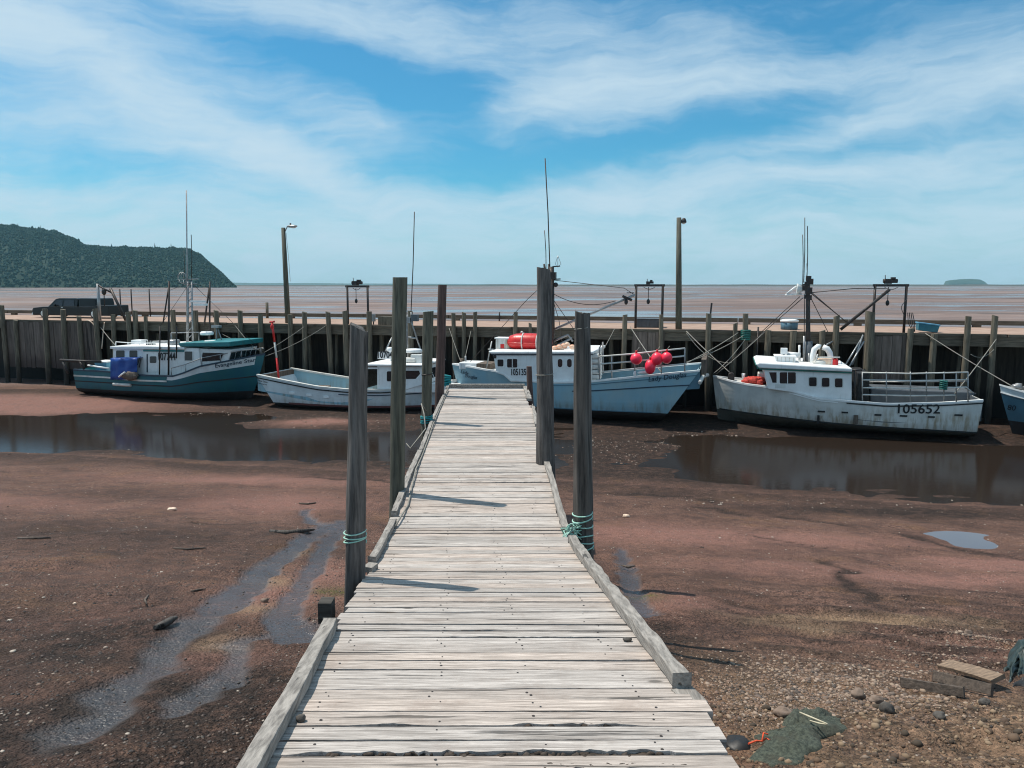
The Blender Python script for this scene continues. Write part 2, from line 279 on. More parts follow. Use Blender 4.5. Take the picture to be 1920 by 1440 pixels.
# ------------------------------------------------------------------ mesh builder and object rules
ORG = {}
class MB:
    def __init__(s): s.v = []; s.f = []; s.m = []; s.s = []; s.attr = {}
    def add(s, vs, fs, mat=0, smooth=False):
        o = len(s.v); s.v += [Vector(p) for p in vs]
        for f in fs: s.f.append([i+o for i in f]); s.m.append(mat); s.s.append(smooth)
        return s
    def box(s, c, d, rz=0, rx=0, ry=0, mat=0, taper=1.0):
        hx, hy, hz = d[0]/2, d[1]/2, d[2]/2
        mt = Matrix.Translation(Vector(c)) @ Matrix.Rotation(rz, 4, 'Z') @ Matrix.Rotation(ry, 4, 'Y') @ Matrix.Rotation(rx, 4, 'X')
        vs = [mt @ Vector((x*hx*(taper if z > 0 else 1), y*hy*(taper if z > 0 else 1), z*hz)) for z in (-1, 1) for y in (-1, 1) for x in (-1, 1)]
        return s.add(vs, [(0, 2, 3, 1), (4, 5, 7, 6), (0, 1, 5, 4), (2, 6, 7, 3), (0, 4, 6, 2), (1, 3, 7, 5)], mat)
    def hexa(s, a, b, mat=0):                       # two quads (lists of four points) joined into a solid
        return s.add(list(a)+list(b), [(3, 2, 1, 0), (4, 5, 6, 7), (0, 1, 5, 4), (1, 2, 6, 5), (2, 3, 7, 6), (3, 0, 4, 7)], mat)
    def prism(s, poly, y0, y1, mat=0):              # polygon of (x, z) extruded along y
        n = len(poly); vs = [(x, y0, z) for x, z in poly]+[(x, y1, z) for x, z in poly]
        return s.add(vs, [tuple(range(n)), tuple(range(2*n-1, n-1, -1))]+[(i, i+n, (i+1) % n+n, (i+1) % n) for i in range(n)], mat)
    def tube(s, pts, r, n=8, mat=0, cap=True, smooth=True):
        pts = [Vector(p) for p in pts]; rr = r if isinstance(r, (list, tuple)) else [r]*len(pts)
        vs = []; prev = None
        for i, p in enumerate(pts):
            t = (pts[min(i+1, len(pts)-1)]-pts[max(i-1, 0)])
            t = t.normalized() if t.length > 1e-9 else Vector((0, 0, 1))
            if prev is None:
                a = t.orthogonal().normalized()
            else:
                a = prev - t*prev.dot(t); a = a.normalized() if a.length > 1e-6 else t.orthogonal().normalized()
            prev = a; bb = t.cross(a)
            for k in range(n):
                an = 2*math.pi*k/n; vs.append(p+(a*math.cos(an)+bb*math.sin(an))*rr[i])
        fs = [(i*n+k, i*n+(k+1) % n, (i+1)*n+(k+1) % n, (i+1)*n+k) for i in range(len(pts)-1) for k in range(n)]
        s.add(vs, fs, mat, smooth)
        if cap:
            o = len(s.v)-len(vs)
            s.f.append([o+k for k in range(n-1, -1, -1)]); s.m.append(mat); s.s.append(False)
            s.f.append([o+(len(pts)-1)*n+k for k in range(n)]); s.m.append(mat); s.s.append(False)
        return s
    def ball(s, c, r, seg=14, ring=9, mat=0, jit=0.0, seed=0):
        r = r if isinstance(r, (tuple, list)) else (r, r, r); c = Vector(c); vs = []; fs = []
        for i in range(ring+1):
            ph = math.pi*i/ring
            for k in range(seg):
                th = 2*math.pi*k/seg; p = Vector((math.sin(ph)*math.cos(th), math.sin(ph)*math.sin(th), math.cos(ph)))
                q = 1+jit*noise.noise(p*1.7+Vector((seed*7.3, seed*3.1, seed))) if jit else 1
                vs.append(c+Vector((p.x*r[0], p.y*r[1], p.z*r[2]))*q)
        for i in range(ring):
            for k in range(seg): fs.append((i*seg+k, (i+1)*seg+k, (i+1)*seg+(k+1) % seg, i*seg+(k+1) % seg))
        return s.add(vs, fs, mat, True)
    def lathe(s, prof, c=(0, 0, 0), n=16, mat=0, smooth=True, fn=None):   # prof of (r, z)
        c = Vector(c); vs = []
        for r, z in prof:
            for k in range(n):
                a = 2*math.pi*k/n; q = fn(a, z) if fn else 1
                vs.append(c+Vector((r*q*math.cos(a), r*q*math.sin(a), z)))
        fs = [(i*n+k, i*n+(k+1) % n, (i+1)*n+(k+1) % n, (i+1)*n+k) for i in range(len(prof)-1) for k in range(n)]
        s.add(vs, fs, mat, smooth); o = len(s.v)-len(vs)
        s.f.append([o+k for k in range(n-1, -1, -1)]); s.m.append(mat); s.s.append(False)
        s.f.append([o+(len(prof)-1)*n+k for k in range(n)]); s.m.append(mat); s.s.append(False)
        return s
    def build(s, name, mats, parent=None, origin=None, frame='w', bevel=0.0):
        if not isinstance(mats, (list, tuple)): mats = [mats]
        org = ORG[parent.name] if parent else Vector(origin if origin is not None else (0, 0, 0))
        me = bpy.data.meshes.new(name); me.from_pydata([tuple(p-org) for p in s.v], [], s.f)
        for q in mats: me.materials.append(M[q] if isinstance(q, str) else q)
        me.polygons.foreach_set('material_index', s.m); me.polygons.foreach_set('use_smooth', s.s)
        me.update()
        o = bpy.data.objects.new(name, me); C.objects.link(o); ORG[o.name] = org
        if parent: o.parent = parent
        elif frame == 'w': o.location = WM @ org; o.rotation_euler = (0, 0, TH)
        else: o.location = org
        if bevel:
            md = o.modifiers.new('bevel', 'BEVEL'); md.width = bevel; md.segments = 2; md.limit_method = 'ANGLE'
        return o
def tag(o, label, cat, group=None, kind=None):
    if label: o['label'] = label
    if cat: o['category'] = cat
    if group: o['group'] = group
    if kind: o['kind'] = kind
    return o
def thing(name, label, cat, origin, frame='w', group=None):
    o = bpy.data.objects.new(name, None); C.objects.link(o); org = Vector(origin); ORG[o.name] = org
    o.empty_display_size = .3
    if frame == 'w': o.location = WM @ org; o.rotation_euler = (0, 0, TH)
    else: o.location = org
    return tag(o, label, cat, group)
def xz(u, v, y):
    p = wpt(u, v, y); return (p.x, p.z)
def pp(pix, y): return [xz(u, v, y) for u, v in pix]
def sag(a, b, s, n=12):
    a, b = Vector(a), Vector(b); return [a.lerp(b, i/n)-Vector((0, 0, s*4*(i/n)*(1-i/n))) for i in range(n+1)]
def text_mesh(body, shear=0.0, font_space=1.0, bold=0.0):
    cu = bpy.data.curves.new('lettering', 'FONT'); cu.body = body; cu.size = 1; cu.shear = shear; cu.space_character = font_space
    cu.offset = bold; cu.resolution_u = 3
    o = bpy.data.objects.new('lettering', cu); C.objects.link(o)
    bpy.context.view_layer.update()
    me = bpy.data.meshes.new_from_object(o.evaluated_get(bpy.context.evaluated_depsgraph_get()))
    vs = [v.co.copy() for v in me.vertices]; fs = [tuple(p.vertices) for p in me.polygons]
    bpy.data.objects.remove(o); bpy.data.curves.remove(cu); bpy.data.meshes.remove(me)
    return vs, fs

# ------------------------------------------------------------------ ground: one sheet from the bank to the horizon
def toe(x): return 25.6-0.22*x
def wharf_y(x, y): return (WI @ Vector((x, y, 0))).y
def bump2(x, y, cx, cy, rx, ry): return math.exp(-((x-cx)/rx)**2-((y-cy)/ry)**2)
STREAMS = []
def base_h(x, y):
    d = toe(x)-y
    if d > 0: h = 3.6*(min(d, 28)/22)**1.25
    elif d > -11.5: h = -.17*math.sin(math.pi*(-d)/11.5)**.7
    else: h = .06*min(1, (-11.5-d)/3)
    if y < 70:
        h += .42*bump2(x, y, -30, 42.5, 8, 3.2) + .2*bump2(x, y, -9.5, 36.5, 4, 1.6) + .17*bump2(x, y, 3.8, 29.5, 3.6, 5.0) + .10*bump2(x, y, -4, 36, 5, 2)
        if x > 1.5 and y < 9: h += .35*sstep(1.8, 4.5, x)*sstep(9, 3.5, y)
    return h
def nz(x, y, s, k=0): return noise.noise(Vector((x/s, y/s, k)))
CARVE = []
def hgt(x, y, fine=True):
    h = base_h(x, y)
    for cx, cy, rx, ry, dp in CARVE:
        if abs(x-cx) < 3*rx and abs(y-cy) < 3*ry: h -= dp*bump2(x, y, cx, cy, rx, ry)
    if y < 60:
        near = sstep(58, 30, y)
        ch = 1-.45*sstep(1, -2, toe(x)-y); h += near*(1-ch)*(.15*nz(x*.3, y, 1.2, 71)+.07*nz(x*.45, y, .4, 73)+.10*nz(x*.25, y, 3.0, 75)); rid = sstep(0, 3, toe(x)-y); h += near*ch*(.06*nz(x, y, 4.5)+(.045+.03*rid)*nz(x, y, 1.6, 3.1)+.03*rid*nz(x*.6+y*.5, y*1.2-x*.4, .8, 5.5)); h += near*(.05*bump2(x, y, -30, 42.5, 8, 3.2)*nz(x, y, .5, 77)*3)
        d = toe(x)-y
        if d > 0 and fine:
            k = sstep(0, 4, d)
            h += k*(.022*nz(x, y, .55, 7)+.014*nz(x, y, .22, 9))
            if x > 1.2: 
                q = sstep(1.5, 3.5, x)*sstep(8.5, 4.5, y); h += q*(.09*nz(x, y, .8, 12)+.06*nz(x, y, .3, 15)+.02*nz(x, y, .1, 17))
                rut = sstep(2, 4, x)*sstep(14, 9, y)*(1-q); h += rut*.035*math.sin((y+.42*x)*2*math.pi/.62+2*nz(x, y, 1.4, 21))
    elif y > 60:
        h += .12*nz(x, y*.35, 25)*sstep(60, 90, y)
    return h
def grd(u, v):
    d = ray(u, v); t = 1.0; s = .02
    while t < 200:
        p = EYEV+d*t
        if p.z < hgt(p.x, p.y, False): break
        t += s*max(1, t*.15)
    return p
for u_, v_, rx, ry, dp in [(1830, 1014, .75, .8, .2), (1775, 998, .5, .45, .12)]:
    p_ = grd(u_, v_); CARVE.append((p_.x, p_.y, rx, ry, dp))
def gline(pix): return [grd(u, v) for u, v in pix]
STREAM_PIX = [
 ([(640, 925), (600, 945), (570, 960), (582, 978), (625, 985)], [.16, .14, .12, .16, .2]),
 ([(645, 975), (600, 992), (560, 1020), (500, 1062), (455, 1105), (410, 1140)], [.2, .24, .24, .26, .30, .32]),
 ([(640, 985), (612, 1020), (592, 1060), (570, 1090), (545, 1130), (530, 1165), (555, 1195)], [.2, .18, .17, .17, .2, .24, .24]),
 ([(1165, 1030), (1175, 1070), (1190, 1110), (1210, 1150)], [.14, .16, .16, .14]),
]
SEEP_PIX = [([(410, 1140), (340, 1190), (290, 1240), (220, 1310), (110, 1390)], [.4, .42, .36, .36, .3]), ([(540, 1180), (470, 1200), (430, 1240), (340, 1330)], [.3, .3, .25, .2])]
streams = [(gline(p), w) for p, w in STREAM_PIX]; seeps = [(gline(p), w) for p, w in SEEP_PIX]
def wet_line(x, y, L, W_):
    best = 9.0
    for i in range(len(L)-1):
        a, b = L[i], L[i+1]; dx, dy = b.x-a.x, b.y-a.y; q = dx*dx+dy*dy
        t = max(0, min(1, ((x-a.x)*dx+(y-a.y)*dy)/q)) if q > 0 else 0
        e = math.hypot(x-a.x-dx*t, y-a.y-dy*t)/(W_[i]+(W_[i+1]-W_[i])*t)
        if e < best: best = e
    return best
def dist_line(x, y, L):
    best = 1e9
    for a, b in zip(L, L[1:]):
        dx, dy = b.x-a.x, b.y-a.y; q = dx*dx+dy*dy
        t = max(0, min(1, ((x-a.x)*dx+(y-a.y)*dy)/q)) if q > 0 else 0
        e = math.hypot(x-a.x-dx*t, y-a.y-dy*t)
        if e < best: best = e
    return best
ALG = [(grd(628, 1105), .35), (grd(1195, 1120), .3)]
DARKS = [(grd(u, v), rx, ry, w) for u, v, rx, ry, w in [(120, 1000, 3.2, 1.8, .5), (330, 1010, 3.0, 1.6, .45), (60, 1180, 2.2, 1.6, .5), (230, 1200, 1.8, 1.3, .8), (120, 1400, 1.8, 1.2, .9), (380, 1330, 1.6, 1.2, .9), (250, 1350, 2.0, .9, .8),
   (480, 1330, 1.0, .9, .8), (300, 930, 2.4, 1.2, .4), (1230, 1190, .5, .8, .8), (1300, 1230, .8, .6, .7), (1480, 1170, 2.2, .5, .5), (1330, 900, 5, 1.2, .8), (1700, 960, 5, 1.0, .8), (1850, 930, 4, 1.2, .7), (1180, 880, 3, 1.4, .6), (1800, 1170, 2.4, .35, .5), (1340, 1080, .5, .5, .3)]]
REDS = [(grd(u, v), rx, ry, w) for u, v, rx, ry, w in [(500, 940, 2.6, 2.0, .9), (480, 900, 5, 1.2, .8), (520, 1120, .7, 1.4, 1.0), (620, 1080, .6, 1.2, .7), (420, 1230, .5, .6, .8), (240, 1160, 1.2, .7, .5), (40, 940, 3, 1.4, .5), (1150, 1000, 1.2, 1.6, .8), (1280, 1000, 2.4, 1.6, .9), (1500, 1010, 3.0, 1.0, .8), (1250, 1130, .9, .7, .8), (1750, 1090, 2.4, .7, 1.0), (1880, 1060, 2.0, .8, 1.0), (1460, 1060, 2, .8, .6)]]
WEED_FURROWS = [(gline(p), w) for p, w in [([(1551, 1053), (1604, 1102), (1649, 1138)], .16), ([(1471, 969), (1520, 978), (1569, 982)], .2), ([(1302, 951), (1345, 957), (1382, 964)], .25), ([(1702, 1120), (1760, 1132), (1813, 1142)], .12), ([(1380, 1000), (1450, 1010), (1560, 1030)], .06), ([(1140, 925), (1260, 930), (1340, 940)], .22), ([(367, 982), (410, 984), (458, 983)], .12), ([(1690, 1000), (1740, 1012), (1800, 1030), (1900, 1050)], .2), ([(300, 1130), (270, 1140)], .1), ([(760, 905), (700, 900), (560, 896)], .15)]]
SAND = [(grd(u, v), rx, ry, w) for u, v, rx, ry, w in [(515, 1090, .3, .5, .75), (480, 1140, .28, .4, .7), (445, 1200, .25, .35, .6), (560, 1035, .25, .4, .5), (1600, 1165, 1.4, .22, .9), (1700, 1155, 1.4, .16, .6), (1500, 1180, .5, .18, .6)]]
verts = []; faces = []; A = {k: [] for k in ('wet', 'dark', 'red', 'soil', 'sand', 'algae', 'flat')}
rows = []; y = -3.0
rows += [-4, -2, -.5, .6]
y = 1.4
while y < 50: rows.append(y); y *= 1.0088
while y < 9500: rows.append(y); y *= 1.042
NC = 400
for y in rows:
    half = 1.05*abs(y)+(3.0 if y < 50 else lerp(3, 60, sstep(50, 120, y)))
    for i in range(NC+1):
        x = -half+2*half*i/NC
        h = hgt(x, y)
        wet = dark = red = soil = sand = alg = flat = 0.0
        if y < 48:
            d = toe(x)-y
            wx, wy = x+.35*nz(x, y, .9, 31)+.12*nz(x, y, .3, 32), y+.35*nz(x, y, .9, 41)+.12*nz(x, y, .3, 42)
            if d > 0:
                sx_, sy_ = x+.10*nz(x, y, .45, 31)+.05*nz(x, y, .16, 32), y+.10*nz(x, y, .45, 41)+.05*nz(x, y, .16, 42)
                if -13 < x < 2.6 and y < 19:
                    for L, w in streams: wet = max(wet, sstep(1.1, .72, wet_line(sx_, sy_, L, w)))
                    for L, w in seeps: wet = max(wet, .8*sstep(1.15, .35, wet_line(wx, wy, L, [q_*.75 for q_ in w])))
                h -= .05*wet
                for p, rx, ry, w in DARKS: dark = max(dark, min(1, 1.5*w*bump2(wx, wy, p.x, p.y, rx, ry)))
                for L, w in WEED_FURROWS:  # weed streaks and furrows, lowered and darkened in the colour
                    e = dist_line(wx, wy, L)
                    if e < 2*w: dark = max(dark, .95*sstep(1.5*w, .4*w, e)); h -= .02*sstep(1.6*w, 0, e)
                for p, rx, ry, w in REDS: red = max(red, min(1, 1.25*w*bump2(wx, wy, p.x, p.y, rx, ry)))
                for p, rx, ry, w in SAND: sand = max(sand, w*bump2(wx, wy, p.x, p.y, rx, ry))
                for p, r in ALG: alg = max(alg, bump2(wx, wy, p.x, p.y, r, r))
                soil = sstep(1.2, 2.2, wx)*sstep(9.0, 6.0, wy+.25*(wx-3))
                rr2 = sstep(1.8, 3.2, x)*sstep(13.5, 9.5, y)*(1-.8*soil); dark = max(dark, .85*rr2*sstep(.1, .8, math.sin((wy+.42*wx)*2*math.pi/.62+2*nz(x, y, 1.4, 21))))
            else:
                dark = sstep(.5, -1.5, d)*1.0; bk = min(1, 1.5*bump2(wx, wy, -26, 41.3, 7.5, 2.4)+1.2*bump2(wx, wy, -9.3, 36.6, 2.6, .9)); dark *= 1-bk; red = bk  # dark wet mud, with the shade under the boats put into the colour
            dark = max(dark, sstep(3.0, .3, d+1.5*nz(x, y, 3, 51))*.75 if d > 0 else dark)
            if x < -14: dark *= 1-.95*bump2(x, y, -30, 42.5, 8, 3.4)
        else: flat = sstep(48, 56, y)
        verts.append((x, y, h))
        for k, q in zip(A, (wet, dark, red, soil, sand, alg, flat)): A[k].append(q)
W1 = NC+1
faces = [(j*W1+i, j*W1+i+1, (j+1)*W1+i+1, (j+1)*W1+i) for j in range(len(rows)-1) for i in range(NC)]
me = bpy.data.meshes.new('mud_ground'); me.from_pydata(verts, [], faces)
me.polygons.foreach_set('use_smooth', [True]*len(faces))
for k in A:
    at = me.attributes.new(k, 'FLOAT', 'POINT'); at.data.foreach_set('value', A[k])
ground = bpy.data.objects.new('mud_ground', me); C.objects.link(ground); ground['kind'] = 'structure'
m, nt, b = newmat('tidal_mud'); g = G(nt); co = g.co()
big = g.noise(co, .55, 6, .6); mid = g.noise(co, 2.6, 8, .65); fine = g.noise(co, 22, 6, .7); clod = g.vor(co, 26); clod2 = g.vor(co, 60)
col = g.mix(g.mapr(mid, .3, .7), (.074, .041, .030), (.165, .094, .070))
col = g.mix(g.math('MULTIPLY', g.mapr(big, .4, .65), .55), col, (.205, .116, .086))
col = g.mix(g.math('MULTIPLY', g.mapr(g.noise(co, .8, 7, .65), .53, .66), .6), col, (.18, .098, .055))
col = g.mix(g.math('MULTIPLY', g.mapr(g.noise(g.co((.6, 1.4, 1), (0, 0, .4)), 1.3, 8, .7), .55, .68), .65), col, (.05, .034, .027))
red = g.math('MULTIPLY', g.attr('red'), g.mapr(mid, .25, .6, .55, 1.0))
col = g.mix(red, col, g.mix(g.mapr(fine, .35, .7), (.235, .116, .090), (.33, .178, .140)))
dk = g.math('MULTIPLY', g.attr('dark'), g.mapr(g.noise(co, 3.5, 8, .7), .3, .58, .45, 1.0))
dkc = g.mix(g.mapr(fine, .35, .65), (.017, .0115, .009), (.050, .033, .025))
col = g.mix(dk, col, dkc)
soil = g.attr('soil'); sc = g.mix(g.mapr(fine, .3, .7), (.055, .038, .026), (.17, .115, .072))
sc = g.mix(g.mapr(g.noise(co, 5, 7, .7), .42, .66), sc, (.28, .175, .11))
col = g.mix(g.math('MULTIPLY', soil, g.mapr(mid, .25, .6, .5, .95)), col, sc)
col = g.mix(g.attr('sand'), col, (.30, .20, .125))
alg = g.math('MULTIPLY', g.attr('algae'), g.mapr(fine, .4, .6, .2, 1)); col = g.mix(alg, col, (.085, .10, .02))
vc1 = g.vor(co, 17, out='Color'); vc2 = g.vor(co, 42, out='Color'); vc3 = g.vor(co, 95, out='Color')
def lum(c):
    x = g.n('ShaderNodeSeparateColor'); g.l(c, x.inputs[0]); return x.outputs[0]
near = g.math('SUBTRACT', 1.0, g.attr('flat'))
mot = g.math('ADD', g.math('ADD', g.math('MULTIPLY', lum(vc1), .42), g.math('MULTIPLY', lum(vc2), .55)), g.math('MULTIPLY', lum(vc3), .35))
smooth = g.math('SUBTRACT', 1.0, g.math('MULTIPLY', g.math('MAXIMUM', red, g.math('MULTIPLY', g.attr('sand'), .8)), .62))
mot = g.math('MULTIPLY', g.math('MULTIPLY', g.math('SUBTRACT', mot, .66), smooth), near)
mot = g.math('ADD', 1.0, g.math('MULTIPLY', mot, g.mapr(g.noise(co, 1.1, 6, .65), .42, .6, .55, 1.45))); mc_ = g.n('ShaderNodeCombineColor')
for i_ in range(3): g.l(mot, mc_.inputs[i_])
col = g.mix(1.0, col, mc_.outputs[0], 'MULTIPLY')
# grit: dark specks and pale shells
sp = g.mapr(clod, .10, .22, 1, 0); rnd = g.n('ShaderNodeTexVoronoi'); g.l(co, rnd.inputs['Vector']); rnd.inputs['Scale'].default_value = 26
sx = g.n('ShaderNodeSeparateColor'); g.l(rnd.outputs['Color'], sx.inputs[0])
grit = g.math('MULTIPLY', g.math('MULTIPLY', sp, g.mapr(sx.outputs[0], .80, .84)), near)
col = g.mix(g.math('MULTIPLY', grit, .8), col, (.24, .18, .14))
grit2 = g.math('MULTIPLY', g.math('MULTIPLY', sp, g.mapr(sx.outputs[1], .62, .7)), near)
col = g.mix(g.math('MULTIPLY', grit2, .75), col, (.03, .024, .02))
wet = g.math('MULTIPLY', g.attr('wet'), g.mapr(g.noise(co, 7, 6), .25, .5, .55, 1.0))
col = g.mix(g.math('MULTIPLY', wet, .8), col, (.055, .048, .050))
# the open flats beyond the wharf: long bands of sand, mud and standing water
fl = g.attr('flat')
fco = g.co((.011, .026, 1), (0, 0, .15)); f1 = g.noise(fco, 1.0, 9, .66); f2 = g.noise(g.co((.04, .10, 1)), 1.0, 8, .7); f3 = g.noise(g.co((.0026, .0085, 1), (0, 0, -.1)), 1.0, 6, .6)
fc = g.mix(g.mapr(f2, .35, .65), (.15, .106, .092), (.27, .197, .17))
fc = g.mix(g.mapr(f1, .52, .66), fc, (.21, .135, .10))
fc = g.mix(g.math('MULTIPLY', g.mapr(f2, .62, .7), .6), fc, (.09, .07, .06))
col = g.mix(fl, col, fc)
f4 = g.noise(g.co((.0011, .0032, 1), (0, 0, .1)), 1.0, 7, .62); f5 = g.noise(g.co((.004, .016, 1)), 1.0, 9, .7)
fc = g.mix(g.math('MULTIPLY', g.mapr(f4, .44, .56), .6), fc, (.115, .086, .078)); fc = g.mix(g.math('MULTIPLY', g.mapr(f5, .53, .62), .7), fc, (.075, .058, .052)); fc = g.mix(g.math('MULTIPLY', g.mapr(f5, .46, .38), .6), fc, (.30, .225, .195))
col = g.mix(fl, col, fc)
wfl = g.math('MULTIPLY', fl, g.mapr(g.math('ADD', g.math('MULTIPLY', f3, .9), g.math('MULTIPLY', f1, .5)), .685, .78))
wfl = g.math('MAXIMUM', wfl, g.math('MULTIPLY', fl, g.math('MULTIPLY', g.mapr(g.noise(g.co((.012, .05, 1), (0, 0, .25)), 1.0, 8, .68), .53, .60), g.mapr(f4, .46, .56))))
col = g.mix(g.math('MULTIPLY', wfl, .7), col, (.11, .10, .105))
g.put(b.inputs['Base Color'], col)
rgh = g.mapr(mid, .3, .7, .62, .92)
def mixv(f, a, c): 
    return g.math('ADD', g.math('MULTIPLY', a, g.math('SUBTRACT', 1.0, f)), g.math('MULTIPLY', c, f))
rgh = mixv(dk, rgh, .78); rgh = mixv(wet, rgh, .19)
b.inputs['Specular IOR Level'].default_value = .5; g.put(b.inputs['Specular IOR Level'], mixv(g.math('MAXIMUM', wet, wfl), .18, .6)); rgh = mixv(wfl, rgh, .17)
g.put(b.inputs['Roughness'], rgh)
hh = g.math('ADD', g.math('MULTIPLY', mid, .6), g.math('MULTIPLY', fine, .35)); hh = g.math('SUBTRACT', hh, g.math('MULTIPLY', clod, .5)); hh = g.math('SUBTRACT', hh, g.math('MULTIPLY', clod2, .25))
hh = g.math('MULTIPLY', hh, g.math('SUBTRACT', 1.0, g.math('MULTIPLY', wet, .8)))
hh = g.math('MULTIPLY', hh, near)
g.l(g.bump(hh, 1.0, .07), b.inputs['Normal'])
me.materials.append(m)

# ------------------------------------------------------------------ water
m, nt, b = newmat('still_brown_water'); g = G(nt)
b.inputs['Base Color'].default_value = (.024, .017, .013, 1); b.inputs['Roughness'].default_value = .10; b.inputs['Specular IOR Level'].default_value = .22; b.inputs['IOR'].default_value = 1.33
wv = g.noise(g.co((1, 2.2, 1)), 6.0, 5); g.l(g.bump(wv, .07, .03), b.inputs['Normal']); M['water'] = m
mb = MB()
wx = [-60+i*3 for i in range(41)]
vs = []; fs = []
for j, x in enumerate(wx):
    for k in range(9): vs.append((x, toe(x)-4.0+19.0*k/8, -.055))
for j in range(len(wx)-1):
    for k in range(8): fs.append((j*9+k, (j+1)*9+k, (j+1)*9+k+1, j*9+k+1))
mb.add(vs, fs); o = mb.build('channel_water', 'water', origin=(0, 30, 0), frame='world'); o['kind'] = 'structure'
m, nt, b = newmat('sky_pale_puddle'); g = G(nt)
b.inputs['Base Color'].default_value = (.14, .132, .135, 1); b.inputs['Roughness'].default_value = .03; b.inputs['IOR'].default_value = 1.5; M['puddle'] = m  # cloudy water; part of the sky reflection is put into the pale base
for cx, cy, rx, ry, dp in [CARVE[0]]:
    z = sorted(hgt(cx+rx*math.cos(a), cy+ry*math.sin(a)) for a in [k*.5 for k in range(13)])[4]-.02
    mb = MB(); mb.add([(cx+rx*1.7*math.cos(k*.2618), cy+ry*1.5*math.sin(k*.2618), z) for k in range(24)], [tuple(range(24))])
    o = mb.build('puddle_water', 'puddle', origin=(cx, cy, z), frame='world'); o['kind'] = 'structure'

# ------------------------------------------------------------------ far land: headland, its forest, island, bar and coast
HP = [(-700, 398), (-300, 402), (-100, 408), (0, 415), (20, 417), (60, 422), (100, 427), (130, 434), (150, 442), (170, 455), (200, 458), (250, 459), (300, 461), (350, 461), (365, 463), (385, 474), (410, 497), (430, 516), (445, 531), (452, 539)]
m, nt, b = newmat('forest_floor'); b.inputs['Base Color'].default_value = (.010, .03, .02, 1); b.inputs['Roughness'].default_value = 1; M['hill'] = m
HY0, HY1 = 1500.0, 1900.0
def hill_pt(u, t):
    Y = lerp(HY0, HY1, t) if t <= 1 else lerp(HY1, 2600, t-1)
    top = ypt(u, interp(HP, u)+7, HY1); hz = max(0, top.z)
    x = (u-960)/FPX*Y
    k = math.sin(min(t, 1)*math.pi/2)**.8 if t <= 1 else 1-.4*(t-1)
    return Vector((x, Y, hz*k*(1+(.10*nz(u, t*40, 18, 3) if 0 < t < .9 else 0))-.5))
us = [-700+i*8 for i in range(145)]; ts = [i/14 for i in range(15)]+[1.5, 2]
mb = MB(); vs = [hill_pt(u, t) for u in us for t in ts]; n = len(ts)
mb.add(vs, [(i*n+k, i*n+k+1, (i+1)*n+k+1, (i+1)*n+k) for i in range(len(us)-1) for k in range(n-1)], 0, True)
o = mb.build('headland_hill', 'hill', origin=(0, HY1, 0), frame='world'); o['kind'] = 'structure'
m, nt, b = newmat('far_forest'); g = G(nt); gi = g.n('ShaderNodeNewGeometry')
g.put(b.inputs['Base Color'], g.mix(gi.outputs['Random Per Island'], (.006, .033, .026), (.012, .050, .035))); b.inputs['Roughness'].default_value = 1; M['forest'] = m
mb = MB(); rng = random.Random(5)
def far_tree(p, h, w):
    n = 5; a0 = rng.random()*6; vs = []
    con = rng.random() < .6
    if con:
        vs = [p+Vector((w*math.cos(a0+k*6.283/n)*rng.uniform(.7, 1.2), w*math.sin(a0+k*6.283/n)*rng.uniform(.7, 1.2), 0)) for k in range(n)]+[p+Vector((0, 0, h))]
        mb.add(vs, [(k, (k+1) % n, n) for k in range(n)])
    else:
        for z, r in ((.1, .8), (.55, 1.15), (.85, .7)):
            vs += [p+Vector((w*r*math.cos(a0+k*6.283/n)*rng.uniform(.75, 1.2), w*r*math.sin(a0+k*6.283/n), h*.8*z)) for k in range(n)]
        vs.append(p+Vector((0, 0, h*.8)))
        mb.add(vs, [(j*n+k, j*n+(k+1) % n, (j+1)*n+(k+1) % n, (j+1)*n+k) for j in range(2) for k in range(n)]+[(2*n+k, 2*n+(k+1) % n, 3*n) for k in range(n)])
for i in range(21000):
    u = rng.uniform(-150, 446) if i < 15000 else rng.uniform(-690, -150); t = rng.random()**.9*1.02
    p = hill_pt(u, t); far_tree(p-Vector((0, 0, 1)), rng.uniform(3.5, 7.5), rng.uniform(1.7, 3.2))
for u in (50, 76, 88, 91, 160, 330, 300, 220):
    far_tree(hill_pt(u, 1.0)-Vector((0, 0, 1)), rng.uniform(13, 19), 2.6)
o = mb.build('forest', 'forest', origin=(-1000, HY1, 0), frame='world'); tag(o, 'dark green conifer forest covering the headland at the far left', 'forest', kind='stuff')
def ridge(name, prof, Y, depth, mat, seed=0):
    vs = []; n = len(prof)
    for u, v in prof:
        top = ypt(u, v, Y); vs += [(top.x, Y-depth, -.3), (top.x, Y, max(top.z, 0)), (top.x, Y+depth, -.3)]
    mb = MB(); mb.add(vs, [(i*3+k, (i+1)*3+k, (i+1)*3+k+1, i*3+k+1) for i in range(n-1) for k in range(2)], 0, True)
    o = mb.build(name, mat, origin=(0, Y, 0), frame='world'); o['kind'] = 'structure'; return o
M['bar'] = paint('dark_shingle', (.05, .055, .045), (.08, .075, .06), .9, .02)
M['isle'] = paint('island_scrub', (.05, .075, .05), (.035, .06, .035), .9, .01)
rng = random.Random(3)
ridge('shingle_bar', [(u, 534.2+.6*nz(u, 0, 60)-(1.0 if u > 900 else 0)*.8) for u in range(440, 2300, 20)], 2600, 60, 'bar')
ridge('distant_island', [(1769, 534), (1773, 527), (1780, 525.5), (1800, 523.5), (1820, 522.8), (1838, 524), (1846, 528), (1852, 533)], 6500, 25, 'isle')
ridge('distant_coast', [(u, 529.5+1.4*nz(u, 9, 90)+interp([(380, 0), (1000, 4), (1100, 5)], u)) for u in range(360, 1120, 15)], 8800, 300, 'isle')
